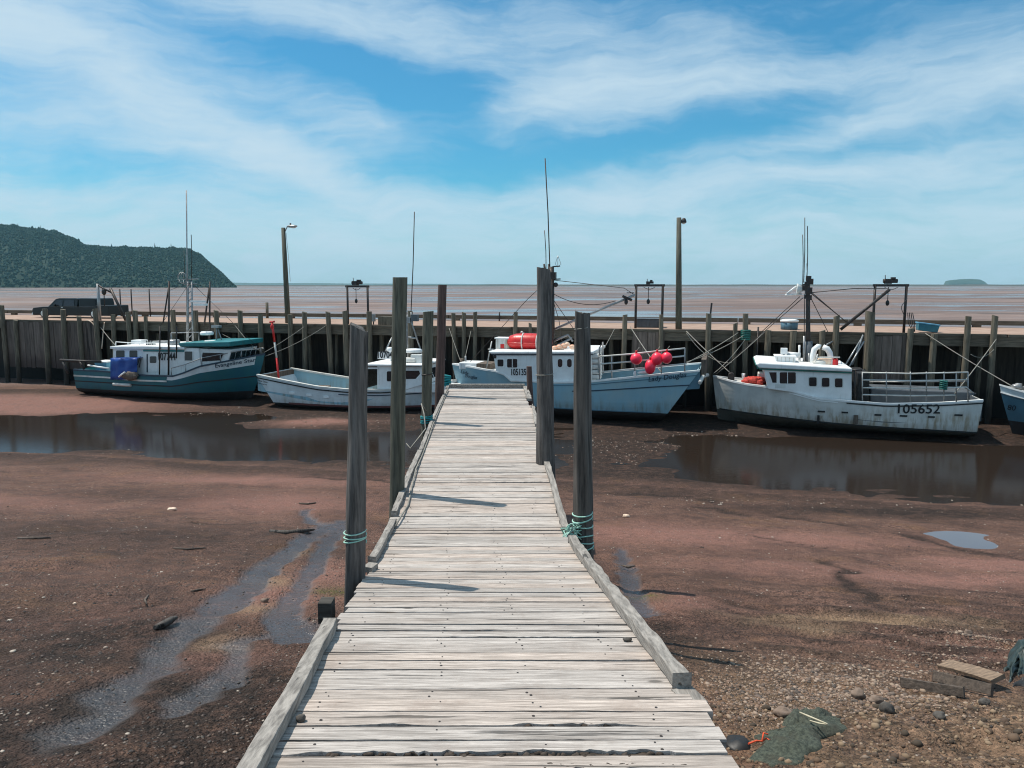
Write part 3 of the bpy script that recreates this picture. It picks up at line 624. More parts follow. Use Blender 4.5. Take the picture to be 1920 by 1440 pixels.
m, nt, b = newmat('sea_surface'); b.inputs['Base Color'].default_value = (.03, .09, .12, 1); b.inputs['Roughness'].default_value = .25; M['sea'] = m
mb = MB(); mb.add([(-9800, 2750, .45), (9800, 2750, .45), (9800, 9400, .45), (-9800, 9400, .45)], [(0, 1, 2, 3)])
o = mb.build('sea_water', 'sea', origin=(0, 2750, 0), frame='world'); o['kind'] = 'structure'

# ------------------------------------------------------------------ the boardwalk (world frame)
PZ = [(-1, -1.45), (0, -1.58), (2.94, -1.967), (3.73, -2.08), (4.93, -2.265), (6.0, -2.43), (7.2, -2.60), (8.4, -2.715), (9.5, -2.73), (10.6, -2.73), (14.3, -2.69), (20.5, -2.69)]
def wz(y): return EYE+interp(PZ, y)
def dpt(u, v):
    d = ray(u, v); t = .5
    while t < 40:
        p = EYEV+d*t
        if p.z < wz(p.y): return p
        t += .004
    return p
LE = [dpt(u, v) for u, v in [(492, 1440), (548, 1320), (628, 1180), (688, 1080), (722, 1000), (745, 950), (768, 900), (787, 850), (806, 800), (822, 765), (839, 729)]]
RE = [dpt(u, v) for u, v in [(1385, 1440), (1345, 1372), (1318, 1322), (1296, 1308)]] + [dpt(u, v) for u, v in [(1268, 1290), (1225, 1230), (1165, 1150), (1108, 1075), (1064, 1010), (1045, 960), (1031, 900), (1015, 845), (1004, 800), (998, 765), (986, 752), (984, 729)]]
lx = [(p.y, p.x) for p in LE]; rx_ = [(p.y, p.x) for p in RE]
lx = [(0, lx[0][1]-.05)]+lx; rx_ = [(0, rx_[0][1])]+rx_
YEND = max(LE[-1].y, RE[-1].y)
walk = thing('boardwalk', 'weathered grey plank boardwalk running out from the bank toward the boats', 'boardwalk', (0, YEND/2, wz(10)), 'world')
rng = random.Random(11)
mb = MB(); yy = 1.2; nails = MB()
JAG = {}
ROT = [(dpt(900, 1402).y, .032, -.95, .75), (dpt(1000, 1345).y, .03, -.05, .6), (dpt(620, 1352).y, .02, -.75, -.4), (dpt(1020, 1425).y, .03, .0, .8), (dpt(850, 1183).y, .02, -.5, .6), (dpt(800, 1200).y, .015, -.5, .9), (dpt(900, 905).y, .05, -.3, .6), (dpt(900, 735).y-.05, .03, -.6, .4)]
while yy < YEND-.02:
    w = rng.uniform(.135, .155); gap = rng.choice([.003, .005, .006, .008, .014]); gap = gap*(1 if yy < 12 else 1.6)
    skew = rng.uniform(-.012, .012); zz = rng.uniform(-.004, .004); tilt = rng.uniform(-.004, .004)
    yc = yy+w/2; xl = interp(lx, yc)-rng.uniform(-.012, .035); xr = interp(rx_, yc)+rng.uniform(-.02, .035)
    n = 80; vs = []; seed = rng.random()*100
    for i in range(n+1):
        t = i/n; x = lerp(xl, xr, t); sk = skew*(t-.5)*2
        f = .004*nz(x, seed, .12)+.003*nz(x, seed, .03); k = .004*nz(x, seed+9, .12)+.003*nz(x, seed+9, .03)
        for ry, amp, x0, x1 in ROT:
            if abs(yc-ry) < w*.55 and x0 < x < x1:
                e = min(1, (x-x0)/.12, (x1-x)/.12); f += e*amp*(.25+1.1*abs(nz(x, seed, .16))+.8*abs(nz(x, seed, .05))+.6*abs(nz(x, seed, .017)))
        yf, yb = yy+f+sk, yy+w-gap-abs(k)+sk
        z0 = wz(yf)+zz-tilt; z1 = wz(yb)+zz+tilt
        vs += [(x, yf, z0), (x, yb, z1), (x, yb, z1-.045), (x, yf, z0-.045)]
    fs = [(i*4+k, (i+1)*4+k, (i+1)*4+(k+1) % 4, i*4+(k+1) % 4) for i in range(n) for k in range(4)]
    fs += [(3, 2, 1, 0), (n*4, n*4+1, n*4+2, n*4+3)]
    mb.add(vs, fs)
    if yy < 11:
        for tx in (.085, .36, .60, .865):
            for q in (.3, .7):
                if rng.random() < .25+.03*yy: continue
                x = lerp(xl, xr, tx)+rng.uniform(-.035, .035); y = yy+w*(q+rng.uniform(-.1, .1)); r = rng.uniform(.004, .0085)
                zt = wz(y)+zz+tilt*(q-.5)*2
                nails.add([(x+r*math.cos(a*1.0472), y+r*math.sin(a*1.0472), zt+.0025) for a in range(6)], [tuple(range(6))])
    yy += w
mb.build('deck', 'plank', walk)
deb = MB()
for ry, amp, x0, x1 in ROT[:2]+ROT[3:4]:
    for i in range(46):
        x = rng.uniform(x0+.08, x1-.08); y = ry-.06+rng.uniform(-.012, .03); deb.ball((x, y, wz(y)-.012), (rng.uniform(.008, .03), rng.uniform(.006, .014), .012), 7, 5, jit=.5, seed=i)
    n = 30; vs = []
    for i in range(n+1):
        x = lerp(x0, x1, i/n); y = ry-.065; vs += [(x, y-.03, wz(y)-.02+.004*nz(x, 1, .05)), (x, y+.075, wz(y)-.02+.004*nz(x, 2, .05))]
    deb.add(vs, [(2*i, 2*i+2, 2*i+3, 2*i+1) for i in range(n)])
M['debris'] = paint('rotten_debris', (.035, .027, .021), (.075, .055, .042), .95, 30, bump=.8)
deb.build('rotten_debris', 'debris', walk)['kind'] = 'stuff'
nails.build('nail_heads', 'dkmetal', walk)['kind'] = 'stuff'
for side in (lx, rx_):
    s = -1 if side is rx_ else 1
    mb = MB(); ys = [1.0+i*(YEND-1.2)/40 for i in range(41)]; vs = []
    for y in ys:
        x = interp(side, y)+s*.22; z = wz(y)-.052
        vs += [(x-.05, y, z), (x+.05, y, z), (x+.05, y, z-.22), (x-.05, y, z-.22)]
    mb.add(vs, [(i*4+k, i*4+(k+1) % 4, (i+1)*4+(k+1) % 4, (i+1)*4+k) for i in range(40) for k in range(4)]+[(0, 1, 2, 3), (163, 162, 161, 160)])
    mb.build('stringer', 'under', walk)
for y in (3.2, 6.3, 9.6, 13.0, 16.4, YEND-.35):
    a, c = interp(lx, y), interp(rx_, y); z = wz(y)-.36
    MB().box(((a+c)/2, y, z), (c-a+.1, .14, .16)).build('cross_beam', 'under', walk)
    for x in (a+.2, c-.2):
        gz = hgt(x, y, False)
        if z-.08-gz > .1: MB().tube([(x, y, gz-.2), (x, y, z-.08)], .075, 10).build('support_post', 'under', walk)
def kerb(pix, w=.09, h=.085, side=1, lift=0.0, name='kerb_board'):
    """timber laid along the edge; pix follows its inner edge"""
    P = [dpt(u, v) for u, v in pix]; n = 40; w *= .84; h *= .85; vs = []
    tot = len(P)-1
    for i in range(n+1):
        f = i/n*tot; a = P[min(int(f), tot-1)]; c = P[min(int(f)+1, tot)]; p = a.lerp(c, f-min(int(f), tot-1))
        z = wz(p.y)+lift; j = .012*nz(p.x, p.y, .3, 3)+.006*nz(p.x, p.y, .07, 4); k = .012*nz(p.x, p.y, .25, 8)+.006*nz(p.x, p.y, .06, 6)
        vs += [(p.x+j, p.y, z+.006), (p.x+side*w+k, p.y, z+.006), (p.x+side*w+k, p.y, z+h+k), (p.x+j, p.y, z+h+j)]
    mb = MB(); mb.add(vs, [(i*4+k, (i+1)*4+k, (i+1)*4+(k+1) % 4, i*4+(k+1) % 4) for i in range(n) for k in range(4)]+[(3, 2, 1, 0), (n*4, n*4+1, n*4+2, n*4+3)])
    return mb.build(name, 'kerb', walk, bevel=.006)
kerb([(440, 1560), (500, 1440), (560, 1330), (632, 1180)], .10, .09, -1)
kerb([(705, 1058), (742, 985)], .085, .08, -1)
kerb([(745, 968), (772, 895), (792, 850)], .09, .07, -1)
kerb([(793, 848), (812, 795), (842, 727)], .08, .06, -1)
kerb([(1262, 1292), (1165, 1158), (1108, 1082), (1066, 1018)], .10, .095, 1)
kerb([(1055, 1000), (1030, 905), (1016, 855)], .09, .08, 1)
kerb([(1003, 800), (997, 765)], .08, .05, 1)
kerb([(989, 752), (981, 728)], .13, .07, 1)
p = dpt(1280, 1300); MB().box((p.x+.03, p.y-.02, p.z-.03), (.12, .16, .06), rz=.3).build('kerb_block', 'kerb', walk)
p = dpt(700, 1068); MB().box((p.x-.02, p.y-.03, p.z+.03), (.09, .12, .05), rz=-.3).build('kerb_block', 'kerb', walk)
a, c = dpt(842, 728), dpt(984, 728)
MB().box(((a.x+c.x)/2, a.y+.06, a.z+.055), (c.x-a.x, .1, .1)).build('end_rail', 'kerb', walk, bevel=.008)
p = dpt(637, 1130); MB().box((p.x-.10, p.y, p.z-.06), (.1, .12, .16)).build('bracket', 'under', walk)

# ------------------------------------------------------------------ piles standing beside the boardwalk
def pile(label, top, vbase, Y, wtop, wbase, mat, cat='mooring pile', ruf=.05, cap=0.0, group=None, seed=0, lean=None, flute=0.0):
    """top=(u,v) of the head, wtop/wbase widths in photo pixels"""
    t = ypt(top[0], top[1], Y); b_ = ypt(lean[0], lean[1], Y) if lean else Vector((t.x, Y, 0))
    dx = (b_.x-t.x)/(b_.z-t.z) if lean else 0
    gz = hgt(t.x, Y, False)-.3
    org = Vector((t.x+dx*(gz-t.z), Y, gz))
    r0, r1 = wtop*Y/FPX/2, wbase*Y/FPX/2
    zb = ypt(top[0], vbase, Y).z
    n = 60; prof = []; mb = MB(); N = 32
    vs = []
    for i in range(n+1):
        z = lerp(gz, t.z, i/n); r = lerp(r0, r1, min(1.15, (t.z-z)/max(.1, t.z-zb)))
        cx = t.x+dx*(z-t.z)+r*.1*nz(z, seed, .9)
        for k in range(N):
            a = 2*math.pi*k/N
            q = 1+ruf*noise.noise(Vector((math.cos(a)*1.3+seed*5, math.sin(a)*1.3, z*.9)))*2+ruf*.7*noise.noise(Vector((math.cos(a)*3.5, math.sin(a)*3.5+seed, z*.5)))+flute*(abs(math.sin(2.5*a+.8*z+.8*noise.noise(Vector((z*1.2, seed, 0)))))-.5)
            zz = z
            if i == n: zz = z+cap*math.cos(a)+ruf*.25*noise.noise(Vector((a*2, seed, 0)))
            elif i == n-1: zz = z+.6*cap*math.cos(a)
            vs.append((cx+r*q*math.cos(a), Y+r*q*math.sin(a), zz))
    fs = [(i*N+k, i*N+(k+1) % N, (i+1)*N+(k+1) % N, (i+1)*N+k) for i in range(n) for k in range(N)]
    mb.add(vs, fs, 0, True); mb.add([vs[n*N+k] for k in range(N)], [tuple(range(N))])
    o = mb.build('mooring_pile', mat, origin=org, frame='world')
    tag(o, label, cat, group)
    return o, t, dx
PG = 'mooring piles along the boardwalk'
P1, t1, d1 = pile('thick gnarled grey pile with split top, nearest on the left of the boardwalk', (673, 614), 1090, 6.3, 31, 40, 'pile_grey', ruf=.12, cap=-.04, flute=.06, group=PG, seed=1, lean=(665, 1090))
P2, t2, d2 = pile('smooth tall greenish pile rising above the horizon left of the boardwalk', (750, 520), 930, 9.9, 27, 28, 'pile_green', ruf=.02, group=PG, seed=2, lean=(744, 930))
P3, t3, d3 = pile('shorter greenish pile with teal rope at its foot on the left boardwalk edge', (803, 584), 790, 15.0, 20, 19, 'pile_green', ruf=.025, cap=.01, group=PG, seed=3, lean=(799, 790))
P4, t4, d4 = pile('reddish brown pile at the far left corner of the boardwalk', (830, 534), 740, 18.6, 16, 17, 'pile_red', ruf=.03, group=PG, seed=4, lean=(824, 740))
P5, t5, d5 = pile('tallest dark grey pile on the right of the boardwalk with a pale band', (1019, 503), 880, 11.6, 25, 36, 'pile_grey', ruf=.04, cap=-.02, flute=.05, group=PG, seed=5, lean=(1024, 880))
P6, t6, d6 = pile('dark split and twisted pile nearest on the right wound with green rope', (1088, 586), 1050, 8.2, 21, 35, 'pile_black', ruf=.13, cap=-.02, flute=.22, group=PG, seed=6, lean=(1094, 1050))
P7, t7, d7 = pile('pale grey pile standing close behind the twisted dark pile', (1099, 587), 900, 8.75, 15, 19, 'pile_grey', ruf=.05, group=PG, seed=7, lean=(1102, 900))
P8, t8, d8 = pile('short brown post at the far right corner of the boardwalk', (992, 687), 750, 19.3, 10, 12, 'pile_red', ruf=.03, group=PG, seed=8, lean=(995, 760))
def coil(name, label, Y, cx, vs_, r, mat, rr=.008, tail=None, cat='rope', frame='world'):
    mb = MB()
    for i, (u, v, tilt) in enumerate(vs_):
        c = ypt(u, v, Y); pts = []
        for k in range(25):
            a = 2*math.pi*k/24; pts.append((c.x+r*math.cos(a), Y+r*math.sin(a), c.z+tilt*r*math.sin(a+i)+.002*k))
        mb.tube(pts, rr, 6)
    for T in (tail or []): mb.tube(T, rr*.8, 6)
    c = ypt(vs_[0][0], vs_[0][1], Y)
    o = mb.build(name, mat, origin=(c.x, Y, c.z), frame=frame); return tag(o, label, cat)
coil('rope_lashing', 'pale green rope rings round the gnarled grey pile', 6.3, 0, [(666, 1003, .1), (666, 1014, -.1), (666, 1019, .1)], .092, 'rope_green', .0065)
e = dpt(1070, 1002)
loops = []
rng = random.Random(4)
for i in range(6):
    a = e+Vector((.02, 0, .07)); q = ypt(1090, 985+i*9, 8.1)
    loops.append([a, a.lerp(q, .5)+Vector((0, -.03, rng.uniform(-.02, .04))), q])
for i in range(7):
    a = e+Vector((rng.uniform(-.03, .05), rng.uniform(-.06, .06), .085)); loops.append([a, a+Vector((rng.uniform(-.12, .02), rng.uniform(-.1, .1), -.03)), a+Vector((rng.uniform(-.24, -.02), rng.uniform(-.18, .1), -.078))])
for i in range(4):
    c = e+Vector((.03, 0, .06)); rr_ = .05+.01*i
    loops.append([c+Vector((rr_*math.cos(a/2), rr_*.6*math.sin(a/2+i), rr_*math.sin(a/2))) for a in range(13)])
coil('rope_lashing', 'green mooring rope knotted from the dark twisted pile to the boardwalk kerb', 8.2, 0, [(1092, 968, .1), (1092, 978, .2), (1093, 990, -.15), (1093, 1012, .3), (1094, 1022, .2), (1094, 1034, -.2)], .108, 'rope_green', .008, loops)
coil('rope_band', 'thin pale rope band round the tallest dark grey pile', 11.6, 0, [(1021, 706, 0)], .128, 'rope', .008)
coil('rope_band', 'thin pale band near the head of the dark split pile', 8.2, 0, [(1089, 622, .0)], .068, 'rope', .005)
coil('rope_band', 'thin dark band round the shorter greenish pile', 15.0, 0, [(801, 705, 0)], .105, 'dkmetal', .012)
tl = [[ypt(799, 770, 14.9), ypt(790, 757, 14.8), ypt(795, 775, 14.6), dpt(798, 812)+Vector((0, 0, .08))], [dpt(798, 812)+Vector((0, 0, .08)), dpt(775, 830)+Vector((-.05, 0, -.1)), ypt(762, 832, 13.9)]]
coil('rope_lashing', 'teal rope wound round the foot of the shorter greenish pile', 15.0, 0, [(800, 783, .1), (800, 787, -.1), (800, 791, .1), (800, 795, 0)], .112, 'rope_teal', .014)
mb = MB()
for T in tl: mb.tube(T, .012, 6)
tag(mb.build('loose_rope', 'rope', origin=dpt(798, 812), frame='world'), 'loose grey rope hanging over the kerb below the shorter greenish pile', 'rope')
mb = MB(); rp = [dpt(u, v)+Vector((0, 0, .03)) for u, v in [(741, 992), (752, 975), (765, 950), (772, 918), (780, 885), (790, 860), (803, 826), (812, 800), (822, 775), (835, 745), (841, 733)]]
rp = [p+Vector((0, 0, .015*math.sin(i*2))) for i, p in enumerate(rp)]; mb.tube(rp, .011, 6)
tag(mb.build('long_rope', 'rope', origin=rp[0], frame='world'), 'long grey rope lying along the left edge of the boardwalk', 'rope')
mb = MB(); rp = [dpt(u, v)+Vector((0, 0, z)) for u, v, z in [(998, 762, .05), (1006, 780, .03), (1007, 798, .0), (1004, 812, .05), (1009, 825, .03), (1008, 845, .06)]]; mb.tube(rp, .009, 6)
tag(mb.build('short_rope', 'rope', origin=rp[0], frame='world'), 'short frayed rope on the right edge of the boardwalk beside the tallest pile', 'rope')
p = dpt(838, 724); mb = MB()
for i in range(5): mb.tube([p+Vector((.09*math.cos(a/2), .08*math.sin(a/2), .05+.055*i+.02*math.sin(a/2+i))) for a in range(14)], .032, 6)
tag(mb.build('rope_bundle', 'rope_teal', origin=p, frame='world'), 'green rope bundle tied at the far left corner of the boardwalk', 'rope')
p = dpt(565, 1353); mb = MB(); mb.ball(p+Vector((0, 0, .017)), (.024, .02, .02), jit=.3)
tag(mb.build('stone', 'darkrock', origin=p, frame='world'), 'small black stone lying on the boardwalk near the left kerb', 'stone')
p = dpt(1177, 1202); mb = MB(); mb.ball(p+Vector((0, 0, .012)), (.03, .018, .014), jit=.3)
tag(mb.build('stone', 'darkrock', origin=p, frame='world'), 'small dark flat stone on the boardwalk beside the right kerb', 'stone')

# ------------------------------------------------------------------ the wharf (wharf frame)
DZ = 4.27; WX0, WX1 = -60.0, 42.0; WD = 6.6
wharf = thing('wharf', 'long dark timber wharf with pile face behind the moored boats', 'wharf', (0, 0, 0))
n = 60; mb = MB(); vs = []
for i in range(n+1):
    x = lerp(WX0, WX1, i/n)
    for k in range(5): vs.append((x, .02+(WD-.04)*k/4, DZ+.03*nz(x, k*3, 3)))
mb.add(vs, [(i*5+k, (i+1)*5+k, (i+1)*5+k+1, i*5+k+1) for i in range(n) for k in range(4)])
mb.box(((WX0+WX1)/2, WD/2, DZ-.18), (WX1-WX0, WD-.06, .2))
mb.build('deck', 'wharf_deck', wharf)
MB().box(((WX0+WX1)/2, 1.9, 1.9), (WX1-WX0, .3, 4.1)).build('back_wall', 'wharf_dark', wharf)
MB().box(((WX0+WX1)/2, .14, DZ-.335), (WX1-WX0, .26, .50)).build('front_beam', 'wharf_beam', wharf)
for i in range(17):
    x = WX0+6*i; MB().box((x+3, -.03, DZ-.06+rng.uniform(-.02, .02)), (5.9, .1, .12)).build('edge_timber', 'wharf_beam', wharf)
    MB().box((x+3, WD-.15, DZ+.24), (5.96, .26, .24)).build('kerb_timber', 'wharf_beam', wharf)
    MB().box((x+.5, WD-.15, DZ+.07), (.4, .24, .14)).build('kerb_block', 'wharf_beam', wharf)
rng = random.Random(21)
def clad(u0, u1, vb, y=-.06):
    a, c = xz(u0, 620, y), xz(u1, 620, y); zb = xz((u0+u1)/2, vb, y)[1]; x = a[0]; mb = MB()
    while x < c[0]:
        w = min(rng.uniform(.28, .5), c[0]-x+.01); mb.box((x+w/2, y+rng.uniform(-.015, .015), (DZ-.14+zb)/2+rng.uniform(-.04, .02)), (w-.02, .07, DZ-.14-zb)); x += w
    mb.build('cladding', 'wharf_clad', wharf)
clad(13, 183, 690); clad(1186, 1246, 705); clad(1620, 1702, 712)
def wpile(u, vt, wpx, y=-.2, vb=None, name='pile', mat='wharf_pile', par=None, ruf=.03):
    x, zt = xz(u, vt, y); p = WM @ Vector((x, y, 0)); r = wpx*p.y/FPX/2
    zb = hgt(p.x, p.y, False)-.3 if vb is None else xz(u, vb, y)[1]
    lean = rng.uniform(-.03, .03); mb = MB(); vs = []; N = 10; n = 12; sd = rng.random()*50; cap = rng.uniform(-.05, .05)
    for i in range(n+1):
        z = lerp(zb, zt, i/n)
        for k in range(N):
            a = 2*math.pi*k/N; q = r*(1.0+.12*(1-i/n)+ruf*2*noise.noise(Vector((math.cos(a), math.sin(a)+sd, z*.7))))
            vs.append((x+lean*(z-zt)+q*math.cos(a), y+q*math.sin(a), z+(cap*math.cos(a) if i == n else 0)))
    mb.add(vs, [(i*N+k, i*N+(k+1) % N, (i+1)*N+(k+1) % N, (i+1)*N+k) for i in range(n) for k in range(N)], 0, True); mb.add(vs[-N:], [tuple(range(N))])
    return mb.build(name, mat, par or wharf)
for u, vt, w in [(-40, 580, 9), (3, 572, 8), (29, 600, 8), (84, 579, 9), (118, 580, 9), (148, 593, 8), (178, 579, 9), (212, 590, 8), (240, 585, 9), (253, 582, 9), (273, 593, 7), (324, 581, 9), (366, 582, 10), (405, 582, 9), (450, 582, 9), (488, 589, 9),
                 (544, 590, 9), (571, 585, 9), (615, 585, 9), (647, 583, 10), (692, 584, 10), (769, 583, 10), (850, 587, 8), (870, 586, 8), (891, 585, 8), (967, 585, 8), (994, 606, 6), (1172, 590, 9), (1240, 590, 8),
                 (1329, 588, 10), (1379, 606, 8), (1398, 588, 10), (1441, 619, 11), (1488, 620, 12), (1542, 620, 11), (1569, 592, 11), (1632, 584, 17), (1708, 616, 11), (1752, 626, 12), (1816, 593, 11), (1866, 592, 11), (1960, 596, 12), (2040, 600, 12), (2150, 600, 12)]:
    wpile(u, vt, w)
for i in range(36):
    u = 200+i*47+rng.uniform(-9, 9); wpile(u, 622+u*.008, rng.choice([6, 7, 9]), y=.75, name='inner_pile')
a = wpt(726, 590, .4); MB().box((a.x, .4, DZ+.24), (.95, .5, .5)).build('bollard_box', 'wharf_pile', wharf)
for u, v in [(1421, 613), (936, 585), (1330, 568), (224, 542), (245, 542), (279, 542), (500, 567)]:
    y = -.1 if u in (1421,) else (WD-.4 if u in (224, 245, 279, 936, 500) else .1); x, z = xz(u, v, y)
    MB().tube([(x, y, DZ-.1 if u != 1421 else 0.2), (x+(.02 if u != 1330 else .12), y, z)], .045 if u != 500 else .1, 8).build('ladder_post', 'dkmetal' if u != 500 else 'wharf_pile', wharf)

# ------------------------------------------------------------------ street lamps on the wharf
def lamp(label, u_top, v_top, u_base, y, arm):
    t = wpt(u_top, v_top, y); bx = wpt(u_base, 600, y).x
    o = thing('lamp_post', label, 'lamp post', (bx, y, DZ), group='lamp posts on the wharf')
    MB().tube([(bx, y, DZ-.1), (lerp(bx, t.x, .5), y, (DZ+t.z)/2), (t.x, y, t.z)], [.17, .15, .12], 12).build('pole', 'pile_green', o)
    if arm:
        e = wpt(556, 424, y); MB().tube([(t.x+.1, y, t.z-.25), (t.x+.25, y, t.z+.02), (t.x+.45, y, t.z+.12), (e.x-.45, y, e.z+.02)], .03, 8).build('arm', 'metal', o)
        h = MB().ball((e.x-.3, y, e.z), (.36, .13, .09)).build('lamp_head', 'metal', o)
        MB().ball((e.x-.22, y, e.z-.05), (.2, .1, .07)).build('lens', 'lens', h); MB().tube([(e.x-.4, y, e.z+.05), (e.x-.4, y, e.z+.18)], .05, 8).build('sensor', 'dkmetal', h)
        MB().tube([(t.x+.18, y, t.z-.3), (t.x+.3, y, t.z-2), (bx+.25, y, DZ+2.5)], .012, 5).build('cable', 'metal', o)
    else:
        e = wpt(1282, 414, y); MB().tube([(t.x+.08, y, t.z-.18), (e.x-.05, y, e.z)], .03, 8).build('arm', 'dkmetal', o)
        h = MB().lathe([(.04, .14), (.1, .1), (.15, -.06), (.13, -.1), (.02, -.12)], (e.x, y, e.z), 14).build('lamp_head', 'dkmetal', o)
        MB().ball((e.x, y, e.z-.1), (.1, .1, .07)).build('lens', 'lens', h)
lamp('leaning wooden lamp post with a curved arm and cobra head lamp left of the boardwalk', 531, 427, 540, .6, True)
lamp('straight wooden lamp post with a small round floodlight right of the boardwalk', 1273, 408, 1273, .3, False)

# ------------------------------------------------------------------ hoist frames
def hoist(label, ul, ur, vt, y, winch_u, wk=1.0):
    a, c = wpt(ul, vt, y), wpt(ur, vt, y); o = thing('hoist_frame', label, 'hoist', ((a.x+c.x)/2, y, DZ), group='steel hoist frames on the wharf')
    for x in (a.x, c.x): MB().tube([(x, y, DZ-.05), (x, y, a.z)], .065, 10).build('post', 'dkmetal', o)
    MB().box(((a.x+c.x)/2, y, a.z), (c.x-a.x+.2, .12, .12)).build('crossbeam', 'dkmetal', o)
    w = wpt(winch_u, vt, y); q = MB().box((w.x-.08, y, a.z+.05+.14*wk), (.3*wk, .3, .24*wk)); q.tube([(w.x-.3*wk, y, a.z+.05+.16*wk), (w.x+.34*wk, y, a.z+.05+.16*wk)], .10*wk, 12); q.box((w.x+.14*wk, y, a.z+.06+.28*wk), (.2*wk, .2, .1)); q.tube([(w.x-.2*wk, y, a.z+.1), (w.x-.22*wk, y, a.z+.1+.4*wk)], .02, 5)
    wi = q.build('winch', 'dkmetal', o)
    MB().tube([(w.x-.05, y-.02, a.z-.08), (w.x-.05, y-.02, a.z-.75)], .018, 6).build('cable', 'dkmetal', o); MB().ball((w.x-.05, y-.02, a.z-.85), (.09, .06, .14), 10, 7).build('hook_block', 'black', o)
    MB().tube(sag((a.x+.4, y-.1, a.z-.08), (c.x-.4, y-.1, a.z-.08), .12), .015, 5).build('power_cable', 'black', o)
    return o
hoist('dark steel hoist frame with winch left of the boardwalk behind the open white boat', 651, 689, 537, .5, 669)
hoist('dark steel hoist frame behind the pale blue boat with pink buoys', 1193, 1243, 535, .5, 1218, .6)
o = hoist('dark steel hoist frame with diagonal boom behind the numbered grey white boat', 1641, 1700, 535, .3, 1668)
a, c = wpt(1576, 618, .0), wpt(1668, 543, .0)
MB().tube([tuple(a), tuple(c)], .075, 10).build('boom', 'dkmetal', o)
q = MB(); q.tube([wpt(1700, 560, .1)+Vector((.03*math.cos(t), 0, 0))-Vector((.18*math.sin(t*3.14/8), 0, .12*t)) for t in range(9)], .015, 5); q.build('hanging_cable', 'black', o)
q = MB()
for k in range(4): q.tube([wpt(1702+k*3, 586, .1), wpt(1703+k*4, 606, .1), wpt(1712+k, 622, .1)], .02, 5)
q.build('rope_hank', 'dkmetal', o)
y = .3; a = wpt(183, 532, y); o = thing('hoist_frame', 'dark steel derrick with slanting boom at the tail of the pickup truck', 'hoist', (a.x, y, DZ), group='steel hoist frames on the wharf')
MB().tube([(a.x, y, DZ-.05), (a.x, y, a.z)], .09, 10).build('post', 'metal', o)
MB().tube([wpt(181, 533, y), wpt(194, 541, y), wpt(208, 548, y)], .06, 8).build('top_bar', 'dkmetal', o)
MB().tube([wpt(207, 541, y), wpt(237, 603, y)], .085, 8).build('boom', 'dkmetal', o)
q = MB().ball(wpt(195, 547, y), (.16, .12, .22), 10, 7); q.tube([wpt(195, 549, y), wpt(196, 575, y)], .03, 6); q.build('hook_block', 'dkmetal', o)

# ------------------------------------------------------------------ tubs and boxes on the wharf
y = 1.2; a, c = wpt(1190, 597, y), wpt(1240, 616, y)
o = thing('storage_bin', 'dark grey insulated fish bin under the middle hoist frame', 'bin', ((a.x+c.x)/2, y, DZ)); w = c.x-a.x; h = a.z-DZ
MB().box(((a.x+c.x)/2, y+.5, DZ+h*.46), (w, 1.0, h*.92), taper=1.04).build('body', 'grey', o, bevel=.03); MB().box(((a.x+c.x)/2, y+.5, DZ+h*.96), (w*1.06, 1.1, h*.1)).build('lid', 'grey', o, bevel=.02)
for k in range(3): MB().box((lerp(a.x, c.x, .2+.3*k), y-.025, DZ+h*.45), (.1, .05, h*.7)).build('rib', 'grey', o)
y = 1.6; a = wpt(1480, 607, y)
o = thing('round_tub', 'low round pale tub with blue lid on the wharf edge', 'tub', (a.x, y, DZ)); zt = wpt(1480, 598.5, y).z
MB().lathe([(.38, DZ), (.42, DZ+.03), (.43, zt-.14)], (a.x, y, 0), 20).build('body', 'hull_blue_dark', o); MB().lathe([(.45, zt-.14), (.46, zt-.04), (.3, zt)], (a.x, y, 0), 20).build('lid', 'white', o)
y = .5; a, c = wpt(1723, 609, y), wpt(1759, 625, y)
o = thing('fish_tote', 'teal plastic fish tote tilted on the wharf edge', 'tote', ((a.x+c.x)/2, y, DZ)); cx = (a.x+c.x)/2
MB().box((cx, y+.3, DZ+.22), (.86, .6, .34), ry=.12, taper=1.08).build('body', 'tealbox', o, bevel=.03); MB().box((cx+.02, y+.3, DZ+.42), (.98, .68, .06), ry=.12).build('rim', 'ltblue', o, bevel=.01)
y = .35; a = wpt(700, 596, y); o = thing('electric_box', 'small grey electric box on a post beside the left hoist frame', 'box', (a.x, y, DZ))
MB().box((a.x, y, a.z), (.22, .16, .42)).build('cabinet', 'metal', o, bevel=.01); MB().tube([(a.x, y, DZ), (a.x, y, a.z-.2)], .04, 8).build('post', 'dkmetal', o)

